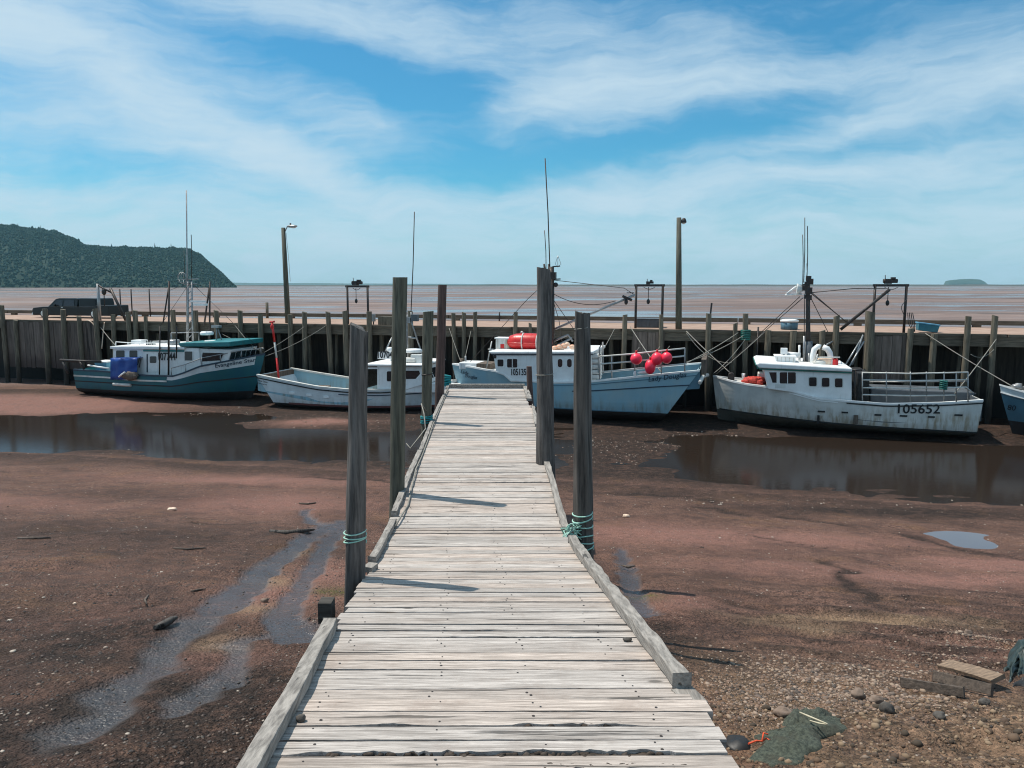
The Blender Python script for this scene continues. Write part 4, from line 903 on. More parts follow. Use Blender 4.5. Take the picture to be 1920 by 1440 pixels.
# ------------------------------------------------------------------ pickup truck
y0, y1 = 2.6, 4.45
P = pp([(62, 597), (61, 585), (64, 577), (85, 574), (100, 561.5), (108, 560), (140, 560), (150, 560.5), (170, 559.5), (176, 565), (179, 573), (209, 572.5), (210, 594), (205, 597)], y0)
o = thing('pickup_truck', 'dark green pickup truck with a covered bed parked on the wharf at left', 'truck', ((P[0][0]+P[-1][0])/2, (y0+y1)/2, DZ))
zb = DZ+.2; P = [(x, max(z, zb)) for x, z in P]; L0, L1 = P[0][0], P[-1][0]
mb = MB()
body = [(L0, zb), (L0-.03, zb+.36), (L0+.08, zb+.5), (L0+.95, zb+.58), (L1-1.1, zb+.6), (L1-1.08, zb+.70), (L1-.05, zb+.70), (L1, zb+.66), (L1, zb)]
mb.prism(body, y0, y1); mb.build('body', 'truck', o, bevel=.05)
def cabshape(pts, ins=.16):
    n = len(pts); zmin = min(z for _, z in pts); zmax = max(z for _, z in pts); mb = MB()
    near = [(x, y0+.04+ins*(z-zmin)/(zmax-zmin), z) for x, z in pts]; far = [(x, y1-.04-ins*(z-zmin)/(zmax-zmin), z) for x, z in pts]
    return mb.add(near+far, [tuple(range(n)), tuple(range(2*n-1, n-1, -1))]+[(i, i+n, (i+1) % n+n, (i+1) % n) for i in range(n)])
zr = max(z for _, z in P); zb2 = zb+.56
X = lambda u: xz(u, 570, y0)[0]
cabshape([(X(88), zb2), (X(100.5), zr-.06), (X(107), zr), (X(139), zr), (X(143), zr-.05), (X(143), zb2)]).build('cab', 'truck', o, bevel=.04)
cabshape([(X(146), zb2), (X(146), zr-.04), (X(149), zr), (X(175), zr), (X(177), zr-.06), (X(178), zb2)], .06).build('bed_cap', 'truck', o, bevel=.04)
def sidepane(us_, nm='window', mat='glass'):
    a = [(X(us_[0]), zb2+.06), (X(us_[1]), zr-.12), (X(us_[2]), zr-.12), (X(us_[3]), zb2+.06)]
    f = lambda z: y0+.04+.16*(z-zb2)/(zr-zb2)
    MB().hexa([(x, f(z)-.015, z) for x, z in a], [(x, f(z)+.03, z) for x, z in a]).build(nm, mat, o)
sidepane((97, 103, 115, 115)); sidepane((118, 118, 136, 138)); sidepane((150, 150, 171, 172))
MB().hexa([(X(86), y0+.2, zb2+.05), (X(100.5), y0+.3, zr-.08), (X(100.5), y1-.3, zr-.08), (X(86), y1-.2, zb2+.05)], [(X(87), y0+.2, zb2+.05), (X(101.5), y0+.3, zr-.08), (X(101.5), y1-.3, zr-.08), (X(87), y1-.2, zb2+.05)]).build('windscreen', 'glass_green', o)
for xx in (L0+.95, L1-1.25):
    for yy_, s in ((y0+.08, 1), (y1-.08, -1)):
        w = MB().lathe([(.29, -.11), (.31, -.08), (.31, .08), (.29, .11)], (0, 0, 0), 20); w.v = [Vector((p.x+xx, p.z+yy_, p.y+DZ+.31)) for p in w.v]; wh = w.build('wheel', 'black', o)
        r_ = MB().lathe([(.2, -.125), (.21, -.1), (.21, .0)], (0, 0, 0), 16); r_.v = [Vector((p.x+xx, p.z*s+yy_, p.y+DZ+.31)) for p in r_.v]; r_.build('rim', 'chrome', wh)
MB().box((L0-.06, (y0+y1)/2, zb+.06), (.14, y1-y0-.1, .18)).build('bumper', 'chrome', o, bevel=.02)
for yy_ in (y0+.25, y1-.25): MB().box((L0-.0, yy_, zb+.36), (.09, .3, .14)).build('headlight', 'lens', o)
MB().box((X(104), y0-.06, zb2+.12), (.12, .16, .16)).build('mirror', 'truck', o, bevel=.02)
MB().box((X(116), y0-.012, zb+.55), (.14, .03, .04)).build('door_handle', 'chrome', o)

# ------------------------------------------------------------------ boats (wharf frame)
class Boat:
    FL = [0, .35, .75, 1.0]; BF = [.05, .52, .86, .94]           # keel to waterline
    FU = [.3, .62, .74, 1.0]; BU = [.962, .985, .992, 1.0]        # waterline to sheer
    def __init__(s, label, yc, B, sheer, zw, mats, rake=.9, counter=0.0, zk=-.12, bul=((0, .6), (1, .6)), band=None, tm=.42, inside='white_dirty', group='fishing boats moored at the wharf'):
        s.yc, s.B, s.rake, s.counter, s.zk, s.tm = yc, B, rake, counter, zk, tm
        S = [wpt(u, v, yc-fr*B/2) for u, v, fr in sheer]; s.xs, s.xb = S[0].x, S[-1].x; s.dir = 1 if s.xb > s.xs else -1
        s.sh = [((p.x-s.xs)/(s.xb-s.xs), p.z) for p in S]; s.zwp = zw; s.bul = bul; s.mats = mats
        s.o = thing('fishing_boat', label, 'boat', ((s.xs+s.xb)/2, yc, 0), group=group)
        s.N = 34; s.T = [1-(1-i/s.N)**1.25 if i else 0 for i in range(s.N+1)]
        mb = MB(); rows_ = []
        for t in s.T:
            near = s.section(t); rows_.append([(x, yc-hb, z) for x, hb, z in near]+[(x, yc+hb, z) for x, hb, z in near[::-1]])
        n = len(rows_[0]); L = len(s.FL)+len(s.FU)
        vs = [p for r in rows_ for p in r]; fs = []; ms = []
        for i in range(s.N):
            for k in range(n-1):
                if k == L-1: continue
                j = k if k < L else n-2-k
                q = 1 if j < len(s.FL)-1 else 0
                if band and q == 0 and j >= L-2 and band[0] <= s.T[i] <= band[1]: q = 2
                if band and j == len(s.FL)-1 and len(band) > 2: q = band[2]
                f = (i*n+k, (i+1)*n+k, (i+1)*n+k+1, i*n+k+1)
                fs.append(f if s.dir < 0 else f[::-1]); ms.append(q)
        mb.add(vs, fs, 0, True); mb.m = ms
        mb.add(rows_[0], [tuple(range(n))] if s.dir > 0 else [tuple(range(n-1, -1, -1))], 0)
        s.hull = mb.build('hull', mats, s.o)
        # inner walls and deck
        mb = MB(); dk = MB(); dv = []; iw = []
        for t in s.T[:-1]:
            x, hb, z = s.section(t)[-1]; zd = z-interp(bul, t); hi = max(.02, hb-.09)
            iw += [(x, yc-hi, z), (x, yc-hi, zd), (x, yc+hi, zd), (x, yc+hi, z)]; dv += [(x, yc-hi+.004, zd+.004), (x, yc, zd+.03), (x, yc+hi-.004, zd+.004)]
        m_ = len(s.T)-1
        mb.add(iw, [(i*4+k, i*4+k+1, (i+1)*4+k+1, (i+1)*4+k) for i in range(m_-1) for k in (0, 2)]+[(0, 1, 2, 3)])
        x0, hb0, z0 = s.section(0)[-1]; e = .08*s.dir
        mb.add([(x0+e, yc-hb0+.09, z0), (x0+e, yc+hb0-.09, z0), (x0+e, yc+hb0-.09, z0-bul[0][1]), (x0+e, yc-hb0+.09, z0-bul[0][1])], [(0, 1, 2, 3)])
        mb.build('bulwark_lining', inside, s.o)
        dk.add(dv, [(i*3+k, i*3+k+1, (i+1)*3+k+1, (i+1)*3+k) for i in range(m_-1) for k in range(2)]); dk.build('deck', mats[3] if len(mats) > 3 else 'white', s.o)
    def section(s, t):
        out = []; zs = interp(s.sh, t); zw = lerp(s.zwp[0], s.zwp[1], t); c = 0
        for f, bf in list(zip(s.FL, s.BF))+list(zip(s.FU, s.BU)):
            below = c < len(s.FL); z = lerp(s.zk, zw, f) if below else lerp(zw, zs, f)
            if t > .8 and below: z = lerp(z, lerp(s.zk+.3, zw, f), (t-.8)/.2)
            hf = min(1.0, max(0.0, (z-s.zk)/(zs-s.zk))); x0 = s.xs+s.dir*s.counter*(1-hf)**1.0; x1 = s.xb-s.dir*s.rake*(1-hf)**1.15
            ex = lerp(1.45, 2.5, hf)
            tp = 1-max(0, (t-s.tm)/(1-s.tm))**ex
            st = .88+.12*min(1, t/.3)
            out.append((x0+t*(x1-x0), max(.012, s.B/2*bf*tp*st), z)); c += 1
        return out
    def surf(s, x, z):                              # near side of the hull at x, z
        lo, hi = 0.0, 1.0
        for _ in range(22):
            t = (lo+hi)/2; sec = s.section(t); xx = None
            for a, c in zip(sec, sec[1:]):
                if a[2] <= z <= c[2]: k = (z-a[2])/max(1e-6, c[2]-a[2]); xx = lerp(a[0], c[0], k); hb = lerp(a[1], c[1], k); break
            if xx is None: a = sec[-1] if z > sec[-1][2] else sec[0]; xx, hb = a[0], a[1]
            if (xx < x) == (s.dir > 0): lo = t
            else: hi = t
        return s.yc-hb
    def hpt(s, u, v):
        y = s.yc-s.B/2
        for _ in range(5): p = wpt(u, v, y); y = s.surf(p.x, p.z)
        p.y = y; return p
    def part(s, mb, name, mat, parent=None, bevel=0.0): return mb.build(name, mat, parent or s.o, bevel=bevel)
    def sweep(s, name, mat, w=.14, h=.1, up=.0, f=None, t0=0.0, t1=1.0, out=.02, sides=(-1, 1)):
        """a strip running along the hull on both sides at the sheer"""
        for sd in sides:
            vs = []; T = [t for t in s.T if t0 <= t <= t1]
            for t in T:
                sec = s.section(t); x, hb, z = sec[-1]
                if f is not None:
                    z = lerp(sec[len(s.FL)-1][2], z, f); y_ = None
                    for a, c in zip(sec, sec[1:]):
                        if a[2] <= z <= c[2]: k = (z-a[2])/max(1e-6, c[2]-a[2]); x = lerp(a[0], c[0], k); hb = lerp(a[1], c[1], k); break
                a, c = s.yc+sd*(hb+out), s.yc+sd*max(0.0, hb+out-w)
                vs += [(x, a, z+up-h), (x, a, z+up), (x, c, z+up), (x, c, z+up-h)]
            n = len(T); fs = [(i*4+k, i*4+(k+1) % 4, (i+1)*4+(k+1) % 4, (i+1)*4+k) for i in range(n-1) for k in range(4)]+[(0, 1, 2, 3), tuple(n*4-1-k for k in range(4))]
            mb = MB(); mb.add(vs, fs); mb.build(name, mat, s.o)
    def text(s, body, pix0, pix1, mat='text', shear=0.0, name='lettering', aspect=None, bold=.0, y=None):
        """lettering whose baseline runs between two photo points, on the hull or on the plane y"""
        vs, fs = text_mesh(body, shear, 1.0, bold); mx = max(p.x for p in vs); mn = min(p.x for p in vs)
        a = s.hpt(*pix0) if y is None else wpt(*pix0, y); c = s.hpt(*pix1) if y is None else wpt(*pix1, y)
        sc = math.hypot(c.x-a.x, c.z-a.z)/(mx-mn); ex = Vector((c.x-a.x, 0, c.z-a.z)).normalized(); ez = Vector((-ex.z, 0, ex.x)); asp = aspect or 1.0
        mb = MB(); out = []
        for p in vs:
            q = a+ex*((p.x-mn)*sc)+ez*(p.y*sc*asp); q.y = (s.surf(q.x, q.z) if y is None else y)-.03; out.append(q)
        fs2 = fs; mb.add(out, fs2); return mb.build(name, mat, s.o)
    def pane(s, pix, y, name='window', mat='glass', frame=None, d=.03, proud=.012, y_in=None):
        """near-side pane; frame grows the outline for a surround behind it"""
        P = pp(pix, y); fr = None
        if frame:
            cx = sum(p[0] for p in P)/len(P); cz = sum(p[1] for p in P)/len(P)
            Q = [(x+math.copysign(frame[0], x-cx), z+math.copysign(frame[0], z-cz)) for x, z in P]
            mb = MB(); mb.prism(Q, y-proud, y+d); w = mb.build(name, frame[1], s.o)
            mb = MB(); mb.prism(P, y-proud-.006, y); mb.build('pane', mat, w); return w
        mb = MB(); mb.prism(P, y-proud, y+d); return mb.build(name, mat, s.o)
    def house(s, pix, y0, y1, name='cabin', mat='white', bevel=.02): 
        mb = MB(); mb.prism(pp(pix, y0), y0, y1); return mb.build(name, mat, s.o, bevel=bevel)
    def tubes(s, L, name, mat, r=.03, parent=None, n=8):
        mb = MB()
        for t in L: mb.tube(t, r, n)
        return mb.build(name, mat, parent or s.o)
def W(u, v, y): return wpt(u, v, y)
def zat(u, v, y): return wpt(u, v, y).z
def rrect(u0, v0, u1, v1, r=3, n=3):
    pts = []
    for cx, cy, a0 in ((u0+r, v0+r, 180), (u1-r, v0+r, 270), (u1-r, v1-r, 0), (u0+r, v1-r, 90)):
        for k in range(n+1):
            a = R(a0+90*k/n); pts.append((cx+r*math.cos(a), cy+r*math.sin(a)))
    return pts
def antenna(bt, u0, v0, u1, v1, y, r=.022, mat='dkmetal'):
    return bt.tubes([[W(u0, v0, y), W(lerp(u0, u1, .5)+1, lerp(v0, v1, .5), y), W(u1, v1, y)]], 'antenna', mat, r)
def radar(bt, u, v, y, w=.6, parent=None, mat='white'):
    p = W(u, v, y); mb = MB(); mb.lathe([(w*.45, 0), (w*.5, .05), (w*.5, .14), (w*.4, .2)], p, 18); return bt.part(mb, 'radar_dome', mat, parent)

# ---- teal boat, farthest left, bow to the right
b1 = Boat('teal hulled fishing boat with white deckhouse and blue tarp, farthest left at the wharf', -2.95, 4.3,
          [(136, 693, .9), (204, 697, 1), (256, 703, 1), (325, 705, 1), (346, 698, 1), (371, 687, .98), (412, 679, .8), (455, 671, .42), (497, 663, 0)],
          (.62, .62), ['hull_teal', 'anti', 'hull_white', 'teal'], rake=1.1, tm=.60, bul=((0, .7), (.5, .7), (.62, .12), (1, .12)), band=(.57, .965), inside='teal')
b1.sweep('gunwale', 'dkblue', .16, .09, .03)
b1.sweep('rub_rail', 'white_dirty', .05, .09, 0, f=.72, t0=0, t1=.58)
b1.sweep('rub_rail', 'anti', .05, .06, 0, f=.42)
b1.text('Evangeline Star', (404, 689.5), (479, 677.5), 'text_blue', .35, bold=.012)
yn = b1.yc-1.75; yf = b1.yc+1.75
b1.house([(212, 652), (268, 654), (268, 708), (212, 706)], yn, yf, 'aft_cabin', 'white')
b1.house([(268, 653), (345, 655), (345, 700), (334, 706), (268, 708)], yn-.02, yf+.02, 'deckhouse', 'white')
b1.house([(345, 652), (372, 653), (377, 690), (345, 701)], yn-.01, yf, 'wheelhouse', 'white')
# raked front of the wheelhouse, with its row of windows looking to the bow
P = pp([(372, 654), (377, 690)], yn); f0, f1 = P; out_ = 1.35
fx = f0[0]+out_
b1.part(MB().hexa([(f0[0]-.2, yn+.1, f0[1]), (fx+.35, yn+.5, f0[1]-.05), (fx+.05, yn+.5, f1[1]+.1), (f0[0]-.1, yn+.1, f1[1])], [(f0[0]-.2, yf-.1, f0[1]), (fx+.35, yf-.5, f0[1]-.05), (fx+.05, yf-.5, f1[1]+.1), (f0[0]-.1, yf-.1, f1[1])]), 'front_house', 'white', bevel=.02)
for k in range(5):
    a, c = lerp(yn+.55, yf-.55, (k+.08)/5), lerp(yn+.55, yf-.55, (k+.86)/5); zt, zbm = f0[1]-.18, lerp(f1[1], f0[1], .33)
    xt, xb_ = fx+.31, fx+.16
    w = MB().hexa([(xt-.1, a, zt), (xt-.1, c, zt), (xb_-.1, c, zbm), (xb_-.1, a, zbm)], [(xt+.03, a, zt), (xt+.03, c, zt), (xb_+.03, c, zbm), (xb_+.03, a, zbm)]); b1.part(w, 'window', 'glass')
sy = lambda x: yn+.1+.4*(x-f0[0]+.2)/(fx+.55-f0[0])
qq = [(f0[0]+.15, f0[1]-.22), (fx-.05, f0[1]-.24), (fx-.25, f1[1]+.42), (f0[0]+.05, f1[1]+.34)]
b1.part(MB().hexa([(x, sy(x)-.03, z) for x, z in qq], [(x, sy(x)+.05, z) for x, z in qq]), 'window', 'glass')
for a, c in ((346.5, 361), ): b1.pane([(a, 659), (c, 659), (c, 676), (a, 676)], yn-.02, frame=(.05, 'white'))
for a, c in ((218, 234), (243, 258)): b1.pane(rrect(a, 657, c, 670, 2), yn, frame=(.07, 'white'))
b1.house([(206, 649.5), (268, 649), (345, 650.5), (345, 655), (206, 654)], yn-.15, yf+.15, 'roof', 'white')
b1.house([(268, 655.5), (345, 656.5), (345, 660), (268, 659)], yn-.06, yn+.1, 'roof_trim', 'teal')
P = pp([(335, 643), (338, 650), (372, 649.5), (372, 642)], yn-.15)
b1.part(MB().hexa([(P[0][0], yn-.2, P[0][1]), (fx+.55, yn+.15, P[3][1]+.05), (fx+.5, yn+.15, P[2][1]), (P[1][0], yn-.2, P[1][1])], [(P[0][0], yf+.2, P[0][1]), (fx+.55, yf-.15, P[3][1]+.05), (fx+.5, yf-.15, P[2][1]), (P[1][0], yf+.2, P[1][1])]), 'visor', 'teal', bevel=.03)
d = b1.pane([(278, 666), (296, 666), (296, 697), (278, 697)], yn-.03, 'door', 'white', d=.06)
b1.pane(rrect(281, 668, 293, 680.5, 2), yn-.05, 'door_window', 'glass')
b1.pane([(275, 664), (277, 664), (277, 698), (275, 698)], yn-.03, 'door_post', 'dkblue', d=.05)
b1.text('107744', (298, 675), (330, 675), 'text', 0, 'registration_number', 1.5, .02, yn-.03)
b1.tubes([[W(258, 684, yn-.1), W(263, 668, yn-.1)], [W(261, 689, yn-.1), W(264, 673, yn-.1)]], 'boat_hook', 'dkmetal', .02)
# bow rail
rl = []
T_ = [.60, .68, .76, .84, .92, .985]
top = []
for t in T_:
    x, hb, z = b1.section(t)[-1]; q = Vector((x, b1.yc-hb+.06, z+.42-.1*(t > .95))); top.append(q); rl.append([(q.x, q.y, z), q])
b1.tubes(rl+[top], 'bow_rail', 'metal', .025); b1.tubes([[Vector((q.x, 2*b1.yc-q.y, q.z)) for q in top]], 'bow_rail', 'metal', .025)
b1.tubes([[W(217, 641, b1.yc-1.2), W(255, 643.5, b1.yc-1.2), W(300, 643, b1.yc-1.2)]]+[[W(u, 642, b1.yc-1.2), W(u, 651, b1.yc-1.2)] for u in (217, 240, 262, 300)], 'roof_rail', 'white', .025)
b1.tubes([[W(321, 624, b1.yc+.2), W(373, 623, b1.yc+.2), W(373, 645, b1.yc+.2)], [W(321, 624, b1.yc+.2), W(321, 648, b1.yc+.2)]], 'roof_frame', 'metal', .03)
b1.part(MB().box((W(262, 645, -2.6).x, -2.6, W(262, 645, -2.6).z), (.7, .6, .5)), 'roof_box', 'white', bevel=.03)
b1.text('105', (275, 649), (288, 649), 'text', 0, 'registration_number', 1.3, .02, b1.yc-1.0)
P = pp([(274, 639), (291, 639), (291, 650), (274, 650)], b1.yc-1.0); q = MB(); q.prism(P, b1.yc-1.02, b1.yc-.96); b1.part(q, 'number_board', 'white_dirty')
for u, w_ in ((300, .5), (312, .4)): p = W(u, 646, b1.yc+.6); b1.part(MB().box((p.x, p.y, p.z), (w_, .6, .45), rz=.2), 'roof_box', 'metal', bevel=.03)
b1.part(MB().lathe([(.33, -.25), (.35, .2), (.3, .28)], W(326, 646, b1.yc-.6), 14), 'roof_tank', 'metal')
# mast with its lattice, radar and aerials
my = b1.yc+.3; mp = [W(357, 651, my), W(356, 527, my)]
q = MB(); 
for dx in (-.17, .17): q.tube([mp[0]+Vector((dx, 0, 0)), mp[1]+Vector((dx*.7, 0, 0))], .05, 8)
for k in range(9): z = lerp(mp[0].z, mp[1].z, (k+.5)/9); xm = lerp(mp[0].x, mp[1].x, (k+.5)/9); q.tube([(xm-.16, my, z-.12), (xm+.16, my, z+.12)], .025, 6)
mast = b1.part(q, 'mast', 'metal')
b1.tubes([[W(341, 524, my), W(372, 523, my)], [W(345, 533, my), W(368, 532, my)], [W(356, 565, my), W(378, 565, my)]], 'crosstree', 'metal', .03, mast)
q = MB().box(W(376, 571, my), (.75, .3, .12)); q.box(W(371, 565, my), (.9, .22, .1)); b1.part(q, 'radar_scanner', 'white', mast)
q = MB(); c_ = W(342, 521, my)
for k in range(4): q.tube([c_+Vector((.28*math.cos(a/2)*math.cos(k), .28*math.cos(a/2)*math.sin(k), .32*math.sin(a/2))) for a in range(13)], .012, 5)
b1.part(q, 'direction_finder', 'metal', mast)
antenna(b1, 350, 650, 349.5, 357, my, .035, 'metal'); antenna(b1, 359, 527, 358.5, 440, my, .02); antenna(b1, 345, 524, 345, 470, my, .014)
radar(b1, 388, 628, b1.yc, .75); radar(b1, 394, 645, b1.yc-.4, .7)
b1.part(MB().box(W(406, 612, b1.yc+.4), (.5, .3, .14)), 'lamp_bar', 'metal'); b1.tubes([[W(406, 613, b1.yc+.4), W(406, 650, b1.yc+.4)], [W(409, 618, b1.yc+.4), W(420, 650, b1.yc+.4)]], 'lamp_post', 'metal', .03)
# outrigger poles standing up both sides
for u0, u1, v0, v1, y in ((316, 317, 704, 527, yn-.2), (299, 300, 704, 612, yn-.2), (331, 331, 672, 612, yn-.2), (393, 393.5, 640, 528, yf), (383, 392, 610, 540, yf)):
    b1.tubes([[W(u0, v0, y), W(u1, v1, y)]], 'outrigger_pole', 'dkmetal', .05 if v1 < 560 else .036)
b1.tubes([[W(306, 605, yn-.2), W(316, 540, yn-.2)], [W(383, 605, yf), W(392.5, 545, yf)]], 'outrigger_brace', 'dkmetal', .04)
b1.tubes([[W(356, 530, my), W(316, 545, yn-.2)], [W(356, 530, my), W(393, 540, yf)], [W(356, 527, my), W(494, 661, b1.yc)], [W(356, 530, my), W(300, 612, yn)]], 'stay', 'dkmetal', .012)
# tarp and stern gear
q = MB(); ta = b1.yc-b1.B/2-.08; P = pp([(207, 671), (258, 672), (258, 700), (238, 714), (207, 712)], ta)
vs = []; nx = 8; nzz = 6
for i in range(nx+1):
    for k in range(nzz+1):
        u = lerp(207, 257, i/nx); v = lerp(671.5, 712-6*max(0, (i/nx-.6))/.4*2, k/nzz); p = W(u, v, ta+.06*math.sin(i*1.9)+.03*math.sin(k*2+i)); vs.append(tuple(p))
tp_ = lambda i: i*(nzz+1)
q.add(vs, [(tp_(i)+k, tp_(i)+k+1, tp_(i+1)+k+1, tp_(i+1)+k) for i in range(nx) for k in range(nzz)], 0, True)
q.add([vs[tp_(i)] for i in range(nx+1)]+[(vs[tp_(i)][0]+.1, ta+1.6, vs[tp_(i)][2]+.05) for i in range(nx+1)], [(i, i+1, nx+2+i, nx+1+i) for i in range(nx)])
o = q.build('tarp', 'tarp', origin=W(232, 700, ta), frame='w'); tag(o, 'bright blue tarp hung over the stern quarter of the teal boat', 'tarp')
md = o.modifiers.new('thickness', 'SOLIDIFY'); md.thickness = .02
p = W(199, 685, b1.yc-1.2); q = thing('plastic_tote', 'light blue plastic tote on the stern of the teal boat beside the tarp', 'tote', (p.x, p.y, p.z-.3))
MB().box((p.x, p.y, p.z-.05), (.75, .8, .55), taper=1.1).build('body', 'ltblue', q, bevel=.03); MB().box((p.x, p.y, p.z+.24), (.9, .95, .07)).build('rim', 'white', q, bevel=.015)
b1.tubes([[W(113, 675, ta), W(150, 677, ta), W(190, 678, ta+.5)], [W(118, 678, ta), W(128, 700, ta)], [W(150, 678, ta), W(158, 692, ta)]], 'stern_boom', 'dkmetal', .07)
b1.tubes([[W(165, 685, ta+.3), W(205, 691, ta)]], 'stern_rail', 'white', .05)
p = b1.hpt(240, 716); q = MB(); q.tube([b1.hpt(214, 720)+Vector((0, -.06, 0)), b1.hpt(247, 722)+Vector((0, -.06, 0))], .09, 8); b1.part(q, 'fender_log', 'white_dirty')
q = MB(); q.ball(b1.hpt(248, 704)+Vector((0, -.12, 0)), (.62, .12, .22), jit=.5); b1.part(q, 'net_bundle', 'brown')
b1.tubes([[b1.hpt(228, 706)+Vector((0, -.2, 0)), b1.hpt(240, 697)+Vector((0, -.25, 0))]], 'white_hose', 'white', .05)
p = W(205, 752, b1.yc-.3); q = MB()
for k in range(3): q.box((p.x, p.y, .32), (.1, .34, .85), rx=k*2.094, rz=.3)
b1.part(q, 'propeller', 'metal'); b1.part(MB().box((p.x-.55, b1.yc, .35), (.5, .1, 1.0)), 'rudder', 'anti')

# ---- open white boat, bow to the right behind the boardwalk piles
b2 = Boat('low open white fishing boat with a small wheelhouse and red pole in its stern', -3.05, 4.0,
          [(478, 704, .95), (533, 715, 1), (596, 726, 1), (650, 731, 1), (710, 733, 1), (760, 731, .93), (800, 727, .66), (830, 720, .35), (857, 712, 0)],
          (.30, .32), ['hull_white', 'anti', 'hull_white', 'white_dirty'], rake=.5, counter=1.3, zk=-.35, bul=((0, .85), (.55, .8), (.72, .1), (1, .08)), inside='ltgrey' if 'ltgrey' in M else 'hull_blue')
b2.sweep('gunwale', 'white_dirty', .2, .09, .05)
b2.sweep('rub_rail', 'black', .05, .06, -.1, t0=0, t1=1)
b2.sweep('rub_rail', 'dkblue', .04, .05, 0, f=.72, t0=.45)
b2.sweep('boot_stripe', 'boot_red', .03, .1, .02, f=0.02, t0=.1, t1=.95, out=.012)
b2.text('Silver Dawn', (484, 714.5), (502, 718), 'text', 0, bold=.02); b2.text('Advocate N S', (484, 719), (501, 722.5), 'text', 0, bold=.02)
for u, v in ((548, 736.5), (580, 740.5), (612, 744.5)):
    a = b2.hpt(u-5, v-2); c = b2.hpt(u+5, v+2); b2.part(MB().box(((a.x+c.x)/2, (a.y+c.y)/2-.015, (a.z+c.z)/2), (abs(c.x-a.x), .05, .1)), 'scupper', 'white')
x0 = b2.section(0)[-1]; b2.part(MB().box((x0[0]+.16, b2.yc, x0[2]-.42), (.06, b2.B*.84, .8)), 'transom_board', 'brown')
for u, w_ in ((590, .9), (605, .7)): p = W(u, 722, b2.yc+.7); b2.part(MB().box((p.x, p.y, p.z-.35), (w_, .7, .6), rz=.15), 'fish_box', 'hull_blue_dark' if u < 600 else 'brown', bevel=.02)
yn = b2.yc-1.55; yf = b2.yc+1.55
b2.house([(707, 686), (757, 686), (757, 733), (707, 733)], yn, yf, 'cabin_side', 'white')
b2.house([(757, 686), (757, 733), (750, 733), (750, 686)], yn+.02, yf-.02, 'wheelhouse', 'white')
a, c = W(756, 688, yn), W(756, 733, yn); xe = .95
zb_ = c.z; b2.part(MB().hexa([(a.x-.1, yn, a.z), (a.x+xe, yn+.35, a.z), (a.x+xe+.35, yn+.35, zb_+.42), (a.x-.1, yn, zb_)], [(a.x-.1, yf, a.z), (a.x+xe, yf-.35, a.z), (a.x+xe+.35, yf-.35, zb_+.42), (a.x-.1, yf, zb_)]), 'front_house', 'white', bevel=.02)
b2.part(MB().hexa([(a.x-.1, yn, zb_+.46), (a.x+2.6, yn+.9, zb_+.3), (a.x+2.6, yn+.9, zb_-.1), (a.x-.1, yn, zb_-.1)], [(a.x-.1, yf, zb_+.46), (a.x+2.6, yf-.9, zb_+.3), (a.x+2.6, yf-.9, zb_-.1), (a.x-.1, yf, zb_-.1)]), 'trunk_cabin', 'white', bevel=.02)
for k in range(3):
    p0, p1 = lerp(yn+.4, yf-.4, (k+.06)/3), lerp(yn+.4, yf-.4, (k+.9)/3); zt, zl = a.z-.16, a.z-.62
    fx_ = lambda z: a.x+xe+.35*(a.z-z)/(a.z-zb_-.42)
    b2.part(MB().hexa([(fx_(zt)-.08, p0, zt), (fx_(zt)-.08, p1, zt), (fx_(zl)-.08, p1, zl), (fx_(zl)-.08, p0, zl)], [(fx_(zt)+.02, p0, zt), (fx_(zt)+.02, p1, zt), (fx_(zl)+.02, p1, zl), (fx_(zl)+.02, p0, zl)]), 'window', 'glass')
f_ = lambda x: yn+.35*(x-a.x+.1)/(xe+.1)
q = [(a.x+.12, a.z-.2), (a.x+.75, a.z-.2), (a.x+.9, a.z-.62), (a.x+.12, a.z-.62)]
b2.part(MB().hexa([(x, f_(x)-.02, z) for x, z in q], [(x, f_(x)+.04, z) for x, z in q]), 'window', 'glass')
b2.pane(rrect(725.5, 696, 736, 715, 2.5), yn, frame=(.05, 'white'))
b2.part(MB().box((W(697, 712, b2.yc).x, b2.yc, (zb_+a.z)/2), (.7, 2.7, a.z-zb_-.1)), 'recess_shade', 'black')  # solid black box painting the shade inside the open cabin end
q = MB(); R0 = pp([(683, 682), (792, 683.5), (792, 687), (683, 687)], yn-.15); q.prism(R0, yn-.15, yf+.15); b2.part(q, 'roof', 'white', bevel=.05)
q = MB(); q.prism(pp([(684, 689), (709, 689), (709, 692), (684, 692)], yn-.05), yn-.05, yn+.05); b2.part(q, 'roof_beam', 'white')
b2.tubes([[W(687, 686, yn), W(687, 732, yn)]], 'roof_post', 'white', .04)
q = MB(); yy_ = b2.yc-.9; q.prism(pp([(708, 660), (742, 660), (742, 673), (708, 673)], yy_), yy_, yy_+.05); b2.part(q, 'number_board', 'white')
b2.text('10704', (709, 671), (737, 671), 'text', 0, 'registration_number', 1.35, .03, yy_)
radar(b2, 776, 661, b2.yc-.3, .9); b2.part(MB().box(W(784, 674, b2.yc-.6), (.6, .6, .55)), 'roof_box', 'hull_grey', bevel=.03); b2.part(MB().box(W(768, 675, b2.yc-.8), (.8, .4, .25)), 'life_raft', 'white_dirty', bevel=.08)
b2.part(MB().lathe([(.12, -.2), (.18, .1), (.12, .2)], W(731, 658, b2.yc), 12), 'horn', 'white'); b2.tubes([[W(733, 665, b2.yc), W(733, 682, b2.yc)]], 'horn_post', 'white', .03)
